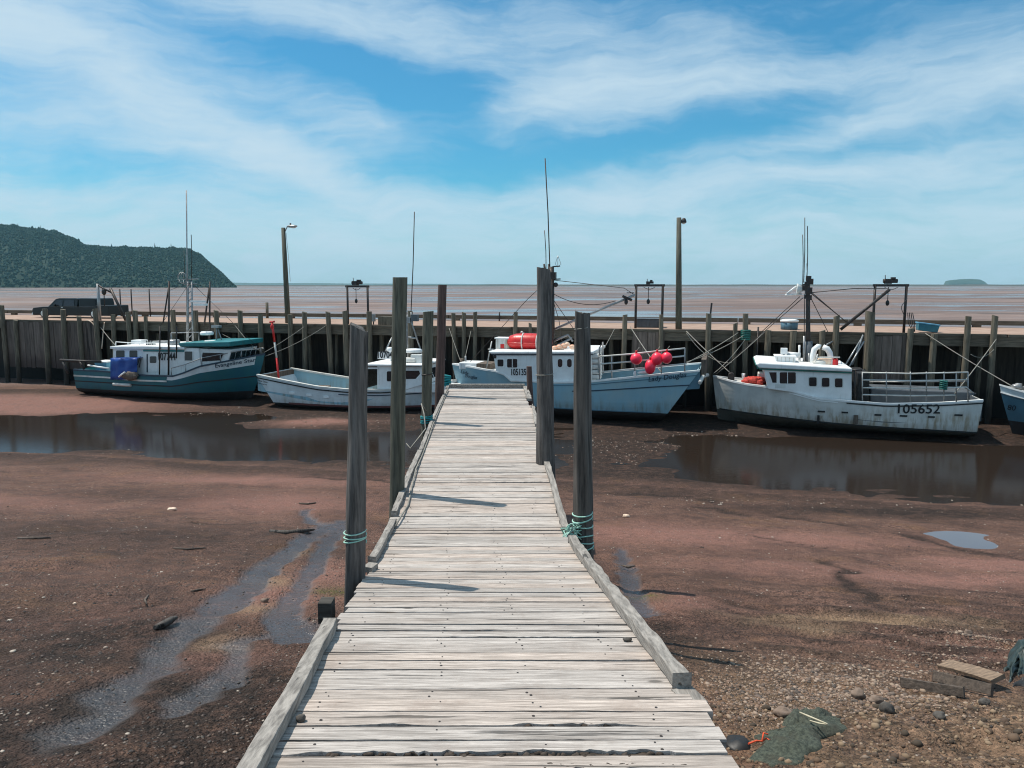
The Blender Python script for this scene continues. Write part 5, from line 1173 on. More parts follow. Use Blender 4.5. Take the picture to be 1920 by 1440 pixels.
ay = b2.yc; b2.tubes([[W(765, 682, ay-.5), W(763, 610, ay), W(764, 590, ay)], [W(793, 668, ay), W(772, 606, ay), W(771, 585, ay)], [W(720, 664, ay), W(735, 633, ay+.3)], [W(763, 632, ay), W(780, 634, ay)], [W(765, 655, ay), W(786, 658, ay)]], 'mast', 'metal', .045)
b2.part(MB().box(W(766, 600, ay), (.3, .3, .3)), 'mast_light', 'metal'); b2.part(MB().box(W(778, 596, ay), (.35, .25, .35)), 'mast_light', 'grey')
antenna(b2, 770, 600, 777, 397, ay, .026)
b2.tubes([[W(735, 682, b2.yc-1.3), W(690, 684, b2.yc-1.3), W(686, 690, b2.yc-1.3)]], 'roof_rail', 'white_dirty', .03)
p0, p1 = W(524, 711, b2.yc-1.2), W(510, 605, b2.yc-1.2)
o = thing('marker_pole', 'red and white pole leaning up from the stern of the open white boat', 'pole', p0)
MB().tube([p0-Vector((0, 0, .6)), p0.lerp(p1, .38)], .055, 8).build('lower_shaft', 'red', o); MB().tube([p0.lerp(p1, .38), p0.lerp(p1, .66)], .05, 8).build('middle_shaft', 'white_dirty', o)
MB().tube([p0.lerp(p1, .66), p1], .06, 8).build('upper_shaft', 'red', o); q = MB().tube([p1+Vector((-.14, 0, .02)), p1+Vector((.16, 0, .06))], .05, 8); q.ball(p1-Vector((0, 0, .22)), (.1, .1, .16)); q.build('head', 'red', o)

# ---- pale blue boat with pink buoys, bow to the left
b3 = Boat('pale blue fishing boat with long white cabin, pink buoys along its stern rail', -3.0, 4.2,
          [(1312, 695.5, .95), (1240, 702, 1), (1197, 706.5, 1), (1147, 711, 1), (1105, 715.5, 1), (1033, 717.5, 1), (987, 715, 1), (958, 712.5, 1), (944, 701, .97), (929, 698, .92), (905, 694, .72), (883, 689, .5), (865, 685.5, .25), (848, 682, 0)],
          (.62, .75), ['hull_blue', 'anti', 'hull_blue', 'white'], rake=.75, counter=1.9, bul=((0, .85), (.42, .7), (.5, .1), (.7, .05), (1, .05)), inside='hull_blue_dark')
b3.sweep('gunwale', 'white', .16, .08, .03)
b3.sweep('rub_rail', 'dkblue', .04, .05, 0, f=.68, t0=0, t1=.46); b3.sweep('rub_rail', 'hull_blue_dark', .04, .04, 0, f=.9, t0=0, t1=.6); b3.sweep('rub_rail', 'hull_blue_dark', .04, .04, 0, f=.02, t0=.05, t1=.9)
b3.text('Lady Douglas', (1216, 715.5), (1288, 706.5), 'text_blue', .25, bold=.01); b3.text('Lady', (864, 699), (879, 703.5), 'text_blue', .3, bold=.01); b3.text('Douglas', (872, 707), (895, 711), 'text_blue', .3, bold=.01)
yn = b3.yc-1.93; yf = b3.yc+1.6
b3.house([(925, 664), (1108, 664), (1108, 719), (958, 716), (944, 704), (930, 699)], yn, yf, 'cabin', 'white')
q = MB(); q.prism(pp([(915, 658.5), (1113, 658.5), (1113, 664), (920, 664)], yn-.12), yn-.12, yf+.12); b3.part(q, 'roof', 'white', bevel=.05)
q = MB(); q.prism(pp([(921, 664.3), (1111, 664.3), (1111, 666), (922, 666)], yn-.05), yn-.05, yn+.05); b3.part(q, 'roof_trim', 'dkblue')
b3.pane(rrect(933, 674, 944, 687, 2), yn, frame=(.05, 'white')); b3.pane(rrect(951, 673, 970, 689, 2), yn, frame=(.05, 'white')); b3.pane([(960, 673), (961.2, 673), (961.2, 689), (960, 689)], yn-.02, 'mullion', 'white')
for u in (1046, 1063.5): b3.pane(rrect(u, 673, u+8.5, 688.5, 4), yn, 'porthole', frame=(.04, 'white'))
b3.text('105135', (959, 703), (987, 703), 'text', 0, 'registration_number', 1.6, .02, yn)
q = MB(); q.prism(pp([(958, 715), (944, 703), (930, 698.5), (930, 696.5), (944.5, 700.5), (960, 712.5), (1108, 717), (1108, 719)], yn-.03), yn-.03, yn+.03); b3.part(q, 'cabin_coaming', 'white')
p = W(928, 667, yn); b3.part(MB().ball((p.x, p.y-.02, p.z-.05), (.08, .05, .08)), 'side_light', 'dkmetal')
b3.part(MB().box((W(888, 686, b3.yc).x, b3.yc, W(888, 686, b3.yc).z+.05), (1.2, 1.2, .34)), 'fore_hatch', 'white', bevel=.04)
b3.part(MB().box((W(916, 690, b3.yc).x, b3.yc-.2, W(916, 690, b3.yc).z), (.75, 1.4, .62)), 'deck_crate', 'brown', bevel=.02)
b3.part(MB().lathe([(.07, -.3), (.09, .2)], W(866, 679, b3.yc), 10), 'bow_bitt', 'brown'); b3.part(MB().lathe([(.05, -.3), (.05, .3)], W(873, 678, b3.yc), 8), 'bow_post', 'metal')
b3.tubes([[W(912, 690, yn+.6), W(922, 640, yn+.6)], [W(915, 655, yn+.6), W(925, 655, yn+.6)]], 'stanchion', 'white_dirty', .03)
p = W(942, 658, b3.yc-.7); o = thing('bait_box', 'pale grey plastic box with red tape standing on the front of the white cabin roof', 'box', (p.x, p.y, W(942, 659, b3.yc-.7).z))
a, c = W(929, 633, p.y), W(955, 658, p.y); MB().box(((a.x+c.x)/2, p.y+.3, (a.z+c.z)/2), (c.x-a.x, .6, a.z-c.z)).build('body', 'hull_grey', o, bevel=.04); MB().box(((a.x+c.x)/2, p.y-.005, (a.z+c.z)/2-.1), (.2, .02, .22)).build('tape', 'red', o)
MB().box(((a.x+c.x)/2, p.y+.3, a.z-.03), (c.x-a.x+.1, .68, .07)).build('lid', 'white', o, bevel=.02)
p = W(993, 641, b3.yc-.5); zr_ = W(993, 659, b3.yc-.5).z; L_ = 1.15
o = thing('life_raft', 'glossy red life raft pod strapped on the white cabin roof', 'life raft', (p.x, p.y, zr_)); hh_ = p.z-zr_
prof = [(.02, -L_), (.2, -L_*.97), (.33, -L_*.86), (.43, -L_*.6), (.46, -L_*.2), (.46, L_*.2), (.43, L_*.6), (.33, L_*.86), (.2, L_*.97), (.02, L_)]
q = MB().lathe(prof, (0, 0, 0), 24); q.v = [Vector((p.x+v.z, p.y+v.y*1.05, zr_+.46+v.x*(.98 if v.x > 0 else .86))) for v in q.v]; q.build('body', 'red', o)
q = MB().lathe([(.475, -.02), (.475, .02)], (0, 0, 0), 24); 
mid_ = MB(); mid_.lathe([(r_*1.045, z_) for r_, z_ in prof], (0, 0, 0), 24); mid_.v = [Vector((p.x+v.z, p.y+v.y*1.05, zr_+.43+.03*(1 if v.x > 0 else -1))) for v in mid_.v]; mid_.build('seam_flange', 'red', o)
for dx in (-.3, .45): q = MB().lathe([(.48, dx-.03), (.48, dx+.03)], (0, 0, 0), 24); q.v = [Vector((p.x+v.z, p.y+v.y*1.05, zr_+.46+v.x*.98)) for v in q.v]; q.build('strap', 'white_dirty', o)
MB().box((p.x, p.y, zr_+.02), (1.3, .7, .1)).build('cradle', 'white', o); MB().ball((p.x-.4, p.y, zr_+.95), .07).build('lifting_eye', 'white_dirty', o)
rng = random.Random(8); k = 0
for i in range(22):
    u = rng.uniform(1036, 1078); top_ = interp([(1036, 650), (1050, 645), (1066, 641), (1078, 648)], u); v = rng.uniform(top_+3, 655); p = W(u, v, b3.yc+rng.uniform(-1.3, -.3)); col_ = rng.choice(['cream', 'orange', 'orange'])
    if u > 1064 and v < 648: col_ = 'pink'
    q = MB().ball(p, (.15, .11, .11), 10, 8); o = q.build('lobster_buoy', {'pink': 'orange'}.get(col_, col_), origin=p)
    tag(o, 'small cream or orange lobster buoy in the heap on the white cabin roof', 'buoy', 'heap of small buoys on the cabin roof')
# mast, boom and aerials
my = b3.yc+.2; mast = b3.tubes([[W(1036, 660, my), W(1034, 500, my)]], 'mast', 'dkmetal', .13); b3.tubes([[W(1029, 535, my), W(1029, 495, my)], [W(1024, 520, my), W(1020, 495, my)]], 'mast_strut', 'dkmetal', .05, mast)
b3.tubes([[W(1036, 500, my), W(1050, 499, my)], [W(1036, 524, my), W(1051, 523, my)], [W(1030, 534, my), W(1044, 536, my)]], 'crosstree', 'dkmetal', .03, mast)
q = MB().box(W(1036, 517, my), (.35, .3, .35)); q.ball(W(1042, 534, my), .12); b3.part(q, 'mast_lights', 'dkmetal', mast)
q = MB(); c_ = W(1046, 492, my); q.tube([c_+Vector((.0, 0, .33)), c_+Vector((-.14, 0, -.1)), c_+Vector((0, 0, -.22)), c_+Vector((.16, 0, -.08)), c_+Vector((0, 0, .33))], .012, 5); q.tube([c_+Vector((0, 0, -.25)), c_+Vector((0, 0, .33))], .012, 5); b3.part(q, 'direction_finder', 'metal', mast)
antenna(b3, 1031, 502, 1022, 297, my, .028); antenna(b3, 1024, 510, 1021, 432, my, .02)
b3.tubes([[W(1040, 617, my), W(1190, 553, my-.6)]], 'boom', 'metal', .06); q = MB(); q.box(W(1176, 559, my-.6), (.5, .1, .12), ry=.4); q.ball(W(1174, 566, my-.6), (.09, .06, .14)); q.box(W(1182, 549, my-.6), (.35, .06, .04)); b3.part(q, 'boom_tackle', 'dkmetal')
b3.tubes([sag(W(1036, 550, my), W(1154, 564, my-.5), .35), [W(1036, 525, my), W(1170, 540, my), W(1190, 553, my-.6)], [W(1034, 520, my), W(990, 560, my+1), W(880, 680, b3.yc)], [W(1036, 560, my), W(1092, 640, yf), W(1105, 660, yf)], [W(1036, 560, my), W(1048, 600, my+1), W(1056, 655, yf)]], 'stay', 'dkmetal', .016)
b3.tubes([[W(1037, 640, my), W(1065, 628, my), W(1074, 640, my)], [W(1040, 650, my), W(1072, 634, my)]], 'gallows', 'metal', .05)
# work deck: rails, winch stack and buoys
ry = b3.yc-b3.B/2+.12
b3.tubes([[W(1122, 668.5, ry), W(1180, 664, ry), W(1230, 658.5, ry), W(1284, 653, ry)], [W(1127, 682.5, ry), W(1183, 678, ry), W(1235, 672, ry), W(1284, 667.5, ry)], [W(1130, 697, ry), W(1190, 692, ry), W(1230, 687.5, ry), W(1287, 682, ry)]], 'side_rail', 'white_dirty', .035)
for u, a_, c_ in ((1124, 667, 712), (1147, 666, 709), (1190, 662, 705), (1240, 657, 700), (1284, 652, 696)): b3.tubes([[W(u, a_, ry), W(u, c_, ry)]], 'stanchion', 'metal', .03)
b3.tubes([[W(1124, 700, ry+.5), W(1124, 652, ry+.5), W(1130, 641, ry+.5), W(1131, 700, ry+.5)]], 'deck_frame', 'metal', .04)
q = MB(); x_ = W(1113, 690, b3.yc-1.2).x; z_ = W(1113, 710, b3.yc-1.2).z
for k in range(5): q.lathe([(.36, z_+.25*k), (.40, z_+.25*k+.1), (.36, z_+.25*k+.22)], (x_, b3.yc-1.2, 0), 14)
b3.part(q, 'fish_tub_stack', 'hull_grey')
for i, (u, v, r_, l_) in enumerate(((1193, 673, (.27, .27, .27), 'round pink buoy hanging alone at the left of the stern rail'), (1219, 688, (.25, .25, .34), 'lowest pink buoy, elongated and hanging below the other three'), (1232, 673, (.27, .27, .31), 'middle pink buoy with a stem on top, above the lowest one'), (1250, 671, (.25, .25, .27), 'rightmost pink buoy on the stern rail of the pale blue boat'))):
    p = W(u, v, ry-.3); o = thing('buoy', l_, 'buoy', (p.x, p.y, p.z-r_[2]), group='pink buoys on the stern rail')
    MB().ball(p, r_, 20, 14).build('float', 'pink', o); MB().tube([p+Vector((0, 0, r_[2]*.93)), p+Vector((.0, 0, r_[2]+.12))], .05, 8).build('stem', 'red', o)
    MB().tube([p+Vector((0, 0, r_[2]+.1)), p+Vector((.1, .25, r_[2]+.25))], .012, 5).build('lanyard', 'rope', o)
q = MB(); q.ball(W(1207, 699, ry), (.3, .1, .07)); q.ball(W(1190, 701, ry), (.07, .07, .14)); b3.part(q, 'white_float', 'white')
a, c = W(1312, 681, b3.yc), W(1326, 702, b3.yc); xs_ = b3.section(0)[-1]
b3.part(MB().box((xs_[0]+.15, b3.yc+.2, xs_[2]+.1), (.22, b3.B*.8, .75)), 'stern_board', 'brown')
b3.tubes([[W(1312, 718, ry), W(1318, 706, ry+.5), W(1327, 703, ry+.8)]], 'stern_roller', 'white_dirty', .09)

# ---- grey white boat with large number, bow to the left
b4 = Boat('grey white fishing boat with three square cabin windows and large number on its side', -3.0, 4.3,
          [(1846, 751.5, .95), (1767, 756.5, 1), (1662, 757.5, 1), (1597, 752.5, 1), (1533, 747.5, 1), (1508, 740.5, 1), (1483, 733.5, .98), (1438, 727, .86), (1400, 721.5, .6), (1370, 714.5, .32), (1353, 709.5, .15), (1337, 704.5, 0)],
          (.36, .68), ['hull_grey', 'anti_grey', 'hull_grey', 'white_dirty'], rake=.35, counter=.15, bul=((0, .9), (.46, .8), (.5, .1), (.68, .04), (1, .04)), inside='grey')
b4.sweep('gunwale', 'white', .15, .08, .03); b4.sweep('boot_stripe', 'black', .03, .06, .02, f=.02, t0=0, t1=.995, out=.012); b4.sweep('rub_rail', 'black', .04, .05, 0, f=.93, t0=0, t1=.5); b4.sweep('rub_rail', 'white', .05, .05, 0, f=.93, t0=.5, t1=.7)
yn = b4.yc-1.9; yf = b4.yc+1.6
b4.house([(1432, 691.5), (1597, 697), (1597, 754), (1533, 749), (1508, 742), (1483, 735), (1440, 729)], yn, yf, 'cabin', 'white')
q = MB(); q.prism(pp([(1417, 683), (1424, 680), (1598, 690.5), (1598, 697.5), (1423, 690.5)], yn-.14), yn-.14, yf+.14); b4.part(q, 'roof', 'white', bevel=.05)
q = MB(); q.prism(pp([(1423, 690.8), (1598, 697.8), (1598, 700.5), (1424, 693)], yn-.08), yn-.08, yn+.06); b4.part(q, 'roof_trim', 'green')
q = MB(); a = pp([(1416, 684), (1423, 690.6)], yn-.15); b4.part(MB().box(((a[0][0]+a[1][0])/2+.03, (yn+yf)/2, (a[0][1]+a[1][1])/2), (.12, yf-yn+.2, .2), ry=-.5), 'visor', 'green')
b4.pane([(1442, 698), (1456, 698), (1456, 717.5), (1448.5, 717.5)], yn, frame=(.04, 'white'))
b4.pane(rrect(1462, 698, 1492, 719, 2), yn, frame=(.05, 'white')); b4.pane([(1476, 698), (1477.4, 698), (1477.4, 719), (1476, 719)], yn-.02, 'mullion', 'white')
for u, v in ((1517, 707.5), (1541, 708.5), (1565.5, 709.5)): b4.pane(rrect(u, v, u+14, v+16.5, 2.5), yn, frame=(.035, 'hull_grey'))
b4.pane([(1453, 720.5), (1473, 720.5), (1473, 727.5), (1453, 727.5)], yn, 'name_plate', 'hull_grey')
b4.text('105652', (1683, 774.5), (1762, 775), 'text', 0, 'registration_number', .95, .012)
for u, v, w_ in ((1540, 771, 14), (1584, 773, 12), (1646, 777.5, 13), (1694, 779.5, 14), (1746, 781.5, 13), (1797, 778, 15)):
    a = b4.hpt(u-w_/2, v); c = b4.hpt(u+w_/2, v); b4.part(MB().box(((a.x+c.x)/2, (a.y+c.y)/2-.0, a.z), (c.x-a.x, .06, .07)), 'scupper', 'black');
for u in (1534, 1602, 1606): p = b4.hpt(u, 786); b4.part(MB().box((p.x, p.y-.05, p.z), (.09, .12, .38)), 'fender_bracket', 'black' if u < 1600 else 'brown')
p = W(1371, 704, b4.yc); q = MB().tube([(p.x, p.y-.28, p.z), (p.x, p.y+.28, p.z)], .14, 14); q.box((p.x, p.y, p.z-.14), (.3, .4, .2)); b4.part(q, 'anchor_winch', 'dkmetal')
p = W(1394, 704, b4.yc); b4.part(MB().lathe([(.06, -.2), (.08, .1)], p, 10), 'bow_bitt', 'white')
c = W(1416, 715, b4.yc-.5); q = MB(); rng = random.Random(12)
for i in range(16): q.ball(c+Vector((rng.uniform(-.36, .36), rng.uniform(-.3, .3), rng.uniform(-.06, .12)-.0)), (rng.uniform(.14, .26), .2, .14), 10, 7, jit=.5, seed=i)
for i in range(12): a_ = rng.random()*6; q.tube([c+Vector((.36*math.cos(a_+k*.5)*rng.uniform(.8, 1.1), .3*math.sin(a_+k*.5), .14+.05*math.sin(k*2+i))) for k in range(9)], .03, 5)
tag(q.build('net_heap', 'rednet', origin=c-Vector((0, 0, .1))), 'heap of red netting on the foredeck of the grey white boat', 'net')
p = W(1430, 706, b4.yc+.3); b4.part(MB().box(p, (.45, .7, .4)), 'fore_locker', 'white_dirty', bevel=.04)
a, c = W(1454, 669, b4.yc-.9), W(1491, 686, b4.yc-.9)
o = thing('roof_locker', 'white slatted locker on the cabin roof of the grey white boat', 'locker', ((a.x+c.x)/2, b4.yc-.5, c.z)); MB().box(((a.x+c.x)/2, b4.yc-.45, (a.z+c.z)/2), (c.x-a.x, .9, a.z-c.z)).build('body', 'white', o, bevel=.03)
MB().box(((a.x+c.x)/2, b4.yc-.45, a.z+.02), (c.x-a.x+.08, 1.0, .06)).build('lid', 'white', o, bevel=.02)
for k in range(5): MB().box((lerp(a.x, c.x, (k+.5)/5), b4.yc-.91, (a.z+c.z)/2), (.03, .03, (a.z-c.z)*.9)).build('slat', 'white_dirty', o)
p = W(1470, 658, b4.yc-.4); q = MB().box(p, (.28, .3, .26)); q.tube([p-Vector((0, 0, .1)), p-Vector((0, 0, .4))], .04, 8); b4.part(q, 'searchlight', 'white')
b4.tubes([[W(1475, 663, b4.yc-.2), W(1501, 665, b4.yc-.2)], [W(1484, 666, b4.yc-.2), W(1500, 667.5, b4.yc-.2)]], 'horn', 'white', .09)
b4.tubes([[W(1499, 647, b4.yc), W(1499, 684, b4.yc)]], 'vent_pipe', 'white', .05)
my = b4.yc; q = MB().tube([W(1515, 690, my), W(1515, 600, my), W(1515, 522, my)], [.13, .10, .08], 12); mast = b4.part(q, 'mast', 'dkmetal')
q = MB(); q.tube([W(1515, 690, my), W(1515, 640, my)], .2, 12); b4.part(q, 'mast_case', 'grey', mast); b4.tubes([[W(1507, 690, my-.2), W(1508, 630, my-.2)], [W(1517, 690, my-.3), W(1517, 662, my-.3)]], 'mast_pipe', 'metal', .05, mast)
q = MB()
for u, v, s_ in ((1516, 522, .22), (1519, 528, .26), (1513, 532, .2), (1516, 545, .3), (1509, 540, .24), (1517, 558, .22), (1512, 556, .2)): q.box(W(u, v, my), (s_, s_, s_))
q.tube([W(1504, 534, my), W(1524, 530, my)], .03, 6); b4.part(q, 'mast_lights', 'dkmetal', mast)
q = MB().lathe([(.05, 0), (.24, .3), (.26, .34)], (0, 0, 0), 14); c_ = W(1500, 542, my); q.v = [Vector((c_.x-v.z+.2, c_.y+v.y, c_.z+v.x)) for v in q.v]; b4.part(q, 'loudhailer', 'hull_grey', mast)
b4.tubes([[W(1503, 551, my), W(1472, 553, my)], [W(1493, 537, my), W(1475, 551, my)]], 'mast_bracket', 'white', .045, mast)
for u0, v0, u1, v1 in ((1507, 530, 1509, 408), (1505, 535, 1505, 440), (1513, 525, 1514, 424), (1512, 525, 1513, 494)): antenna(b4, u0, v0, u1, v1, my, .018)
b4.tubes([[W(1506, 558, my), W(1340, 703, b4.yc)], [W(1500, 556, my), W(1425, 625, yf)], [W(1518, 545, my), W(1582, 600, my)], [W(1518, 548, my), W(1590, 606, my+.5)], [W(1517, 552, my), W(1546, 610, yf), W(1552, 622, yf)], [W(1519, 549, my), W(1600, 541, my), W(1660, 541, 0)], [W(1509, 560, my), W(1508, 606, my), W(1508, 640, my)]], 'stay', 'dkmetal', .018)
for pts, r_ in (([(1524, 684), (1524, 668), (1527, 655), (1534, 649.5), (1538, 651)], .13), ([(1543, 651), (1551, 654), (1556, 662), (1558, 676), (1558, 686)], .13)):
    b4.tubes([[W(u, v, b4.yc-.6) for u, v in pts]], 'exhaust_duct', 'white', r_)
b4.tubes([[W(1528, 684, b4.yc-1), W(1533, 664, b4.yc-1)], [W(1530, 670, b4.yc-1), W(1575, 670, b4.yc-1)], [W(1560, 674, b4.yc-1), W(1560, 690, b4.yc-1)]], 'roof_frame', 'white_dirty', .03)
p = W(1548, 681, b4.yc-.7); b4.part(MB().box(p, (.7, .6, .45)), 'roof_box', 'cream', bevel=.04); p = W(1537, 680, b4.yc-.9); b4.part(MB().ball(p, (.3, .2, .14)), 'rope_coil', 'white_dirty')
p = W(1564.5, 681, b4.yc-.9); o = thing('fuel_can', 'small red can on the cabin roof of the grey white boat', 'can', (p.x, p.y, p.z-.22)); MB().lathe([(.15, -.22), (.16, -.2), (.16, .14), (.12, .2)], p, 14).build('body', 'red', o); MB().lathe([(.05, .2), (.05, .26)], p, 10).build('cap', 'black', o)
b4.tubes([[W(1583, 688, b4.yc-.3), W(1617, 632, b4.yc+.6)], [W(1591, 690, b4.yc-.3), W(1620, 640, b4.yc+.6)], [W(1598, 684, b4.yc), W(1618, 628, b4.yc+.6)], [W(1550, 646, my), W(1562, 640, 0), W(1563, 628, 0)]], 'roof_strut', 'metal', .035)
b4.tubes([[W(1603, 694, yn), W(1603, 752, yn)], [W(1597, 694, yn), W(1616, 694, yn)]], 'aft_post', 'dkmetal', .05)
p = W(1606, 725, b4.yc); b4.part(MB().box((p.x+.1, b4.yc+.2, p.z), (.5, 2.6, 1.5)), 'winch_housing', 'black', bevel=.03)
ry = b4.yc-b4.B/2+.14
b4.tubes([[W(1617, 698.5, ry), W(1708, 700.5, ry), W(1815, 698, ry)], [W(1617, 712.5, ry), W(1708, 714, ry), W(1815, 712, ry)], [W(1617, 727, ry), W(1708, 728.5, ry), W(1812, 726, ry), W(1823, 736, ry)], [W(1617, 740, ry), W(1708, 742, ry), W(1792, 741, ry)]], 'side_rail', 'white_dirty', .03)
for u in (1617, 1662, 1707, 1737, 1770, 1793, 1815): b4.tubes([[W(u, 697, ry), W(u, 753, ry)]], 'stanchion', 'metal', .026)
b4.tubes([[W(1617, 738, ry+3.4), W(1830, 738, ry+3.4)], [W(1620, 716, ry+3.6), W(1815, 715, ry+3.6)]], 'far_rail', 'metal', .03)
o = b4.part(MB().box((W(1725, 741, b4.yc).x, b4.yc+.6, W(1725, 745, b4.yc).z), (4.2, 1.8, .7)), 'fish_hatch', 'grey', bevel=.05)
c = W(1769, 722, ry-.06); q = MB()
for k in range(5): q.tube([c+Vector((.13*math.cos(a/2), .08*math.sin(a/2), .16-.08*k+.02*math.sin(a))) for a in range(14)], .035, 6)
tag(q.build('rope_hank', 'green', origin=c-Vector((0, 0, .25))), 'green rope hank tied to the side rail of the grey white boat', 'rope')

# ---- blue boat cut off by the right edge
b5 = Boat('blue hulled boat with white rail strip, cut off at the right edge', -3.4, 4.4,
          [(2480, 800, 1), (2150, 778, 1), (2020, 762, .85), (1960, 748, .62), (1920, 735, .4), (1895, 728, .18), (1874, 721, 0)],
          (.6, .75), ['hull_blue_dark', 'anti', 'hull_white', 'white_dirty'], rake=.75, bul=((0, .7), (.6, .5), (.75, .05), (1, .05)), band=(.0, 1.0))
b5.sweep('gunwale', 'white', .15, .07, .03); b5.sweep('rub_rail', 'dkblue', .05, .06, 0, f=.77); b5.sweep('rub_rail', 'white', .06, .05, 0, f=.80)
b5.text('80', (1888, 768), (1903, 770), 'text', 0, 'registration_number', 1.3)
q = MB(); c = W(1908, 725, b5.yc-.2); q.ball(c, (.22, .2, .15), jit=.5); q.tube([c+Vector((.1, 0, -.1)), c+Vector((.35, -.1, .05)), c+Vector((.5, 0, .2))], .07, 8); b5.part(q, 'bow_fitting', 'metal')
yn = b5.yc-1.7; b5.house([(2000, 690), (2200, 700), (2200, 770), (2030, 752)], yn, b5.yc+1.6, 'cabin', 'white')

# ------------------------------------------------------------------ mooring ropes
def rope(label, a, c, s=.1, r=.014, mat='rope', name='mooring_rope'):
    mb = MB().tube(sag(a, c, s), r, 6); o = mb.build(name, mat, origin=Vector(c)); return tag(o, label, 'rope', 'mooring ropes between the boats and the wharf')
rope('upper mooring rope rising right from the bow of the teal boat to the wharf', W(495, 661, b1.yc), W(571, 612, -.3), .05)
rope('lower mooring rope rising right from the bow of the teal boat to the wharf', W(497, 668, b1.yc), W(612, 610, -.3), .15)
rope('mooring rope running left from the bow of the teal boat to the wharf', W(487, 657, b1.yc), W(416, 626, -.3), .05)
rope('steeper mooring rope running left from the bow of the teal boat', W(482, 656, b1.yc), W(438, 606, -.3), .1)
rope('mooring rope from the teal boat roof up to the wharf below the truck', W(219, 650, b1.yc), W(189, 614, -.2), .05, .022)
rope('white rope dangling in a loop from the derrick behind the teal boat', W(196, 604, -.1), W(191, 654, -.4), -.1, .03, 'cream')
rope('white rope end draped over the wharf edge below the truck', W(162, 601, -.15), W(185, 625, -.15), -.25, .035, 'cream')
rope('left mooring rope from the bow of the pale blue boat', W(864, 679, b3.yc), W(842, 615, -.3), .02)
rope('right mooring rope from the bow of the pale blue boat', W(871, 676, b3.yc), W(883, 620, -.3), .02)
rope('mooring rope from behind the pale blue boat cabin up to the wharf', W(1126, 665, b3.yc-1.5), W(1152, 617, -.3), .02)
rope('long mooring rope slanting over the pink buoys to the wharf', W(1240, 698, b3.yc-1.9), W(1182, 613, -.3), .05, .022)
rope('upper mooring rope from the stern of the pale blue boat to the green wrapped pile', W(1287, 681, b3.yc-1.6), W(1384, 624, -.3), .05, .022)
rope('lower mooring rope from the stern of the pale blue boat to the green wrapped pile', W(1287, 679, b3.yc-1.4), W(1396, 628, -.3), .12, .02)
rope('mooring rope from the bow winch of the grey white boat up to the lamp post', W(1369, 699, b4.yc), W(1287, 621, -.3), .03, .022)
rope('slack mooring rope from the lamp post past the bow of the grey white boat', W(1372, 680, -1), W(1287, 624, -.3), .45, .02)
rope('left mooring rope from the bow of the grey white boat to the green wrapped pile', W(1338, 700, b4.yc), W(1400, 632, -.3), .15, .018)
rope('right mooring rope from the bow of the grey white boat to the wharf', W(1343, 701, b4.yc), W(1434, 622, -.3), .05, .018)
rope('long mooring rope from the teal tote down to the bow of the blue boat', W(1905, 728, b5.yc), W(1735, 625, -.1), .05, .022)
rope('mooring rope from the stern of the grey white boat up to the last pile', W(1790, 738, b4.yc-1.5), W(1868, 636, -.35), .05, .02)
rope('slack rope hanging between the last two piles on the right', W(1820, 664, -.35), W(1864, 655, -.35), .25, .018)
q = MB(); c = W(1398, 624, -.2)
for k in range(6): q.tube([c+Vector((.22*math.cos(a/2), .22*math.sin(a/2), .12-.09*k)) for a in range(14)], .04, 6)
tag(q.build('rope_lashing', 'green', origin=c), 'green rope wound round a wharf pile at the bow of the grey white boat', 'rope')

# ------------------------------------------------------------------ shore litter, stones and pebbles (world frame)
def gz(p, lift=0.0): return Vector((p.x, p.y, hgt(p.x, p.y)+lift))
def rock(u, v, rx, ry, rz, label, mat='rock', seed=0, sink=.3):
    p = gz(grd(u, v)); q = MB(); n0 = 18; q.ball(p+Vector((0, 0, rz*(1-sink)-.0)), (rx, ry, rz), n0, 12, jit=.35, seed=seed)
    q.v = [v+(v-p)*.10*noise.noise(v*9) for v in q.v]; o = q.build('rock', mat, origin=p, frame='world'); return tag(o, label, 'rock')
rock(1468, 1345, .075, .055, .05, 'rounded brown stone at the left tip of the green net', 'rock', 1)
rock(1608, 1312, .06, .05, .048, 'rounded brown stone standing alone among the pebbles', 'rock', 2)
rock(1642, 1320, .06, .04, .035, 'flat brown stone right of the lone rounded stone', 'rock', 3)
rock(1662, 1345, .06, .045, .045, 'dark grey stone behind the brown soil edge', 'darkrock', 4)
rock(1760, 1350, .045, .04, .03, 'dark stone in the brown soil below the old boards', 'darkrock', 5)
rock(1845, 1325, .05, .035, .035, 'small dark rock in the soil right of the old boards', 'darkrock', 6)
rock(1815, 1190, .05, .035, .035, 'pale brown stone at the upper right of the shingle', 'rock', 7)
rock(1174, 970, .09, .06, .05, 'pale stone on the red mud right of the rope wound pile', 'cream', 8)
rock(496, 1128, .05, .035, .03, 'brown stone on the red mud spit between the two stream arms', 'rock', 9)
rock(323, 957, .11, .06, .045, 'pale flat stone on the mud far left of the stream', 'cream', 10)
rock(140, 1135, .02, .02, .015, 'small white stone on the dark mud at left', 'cream', 11)
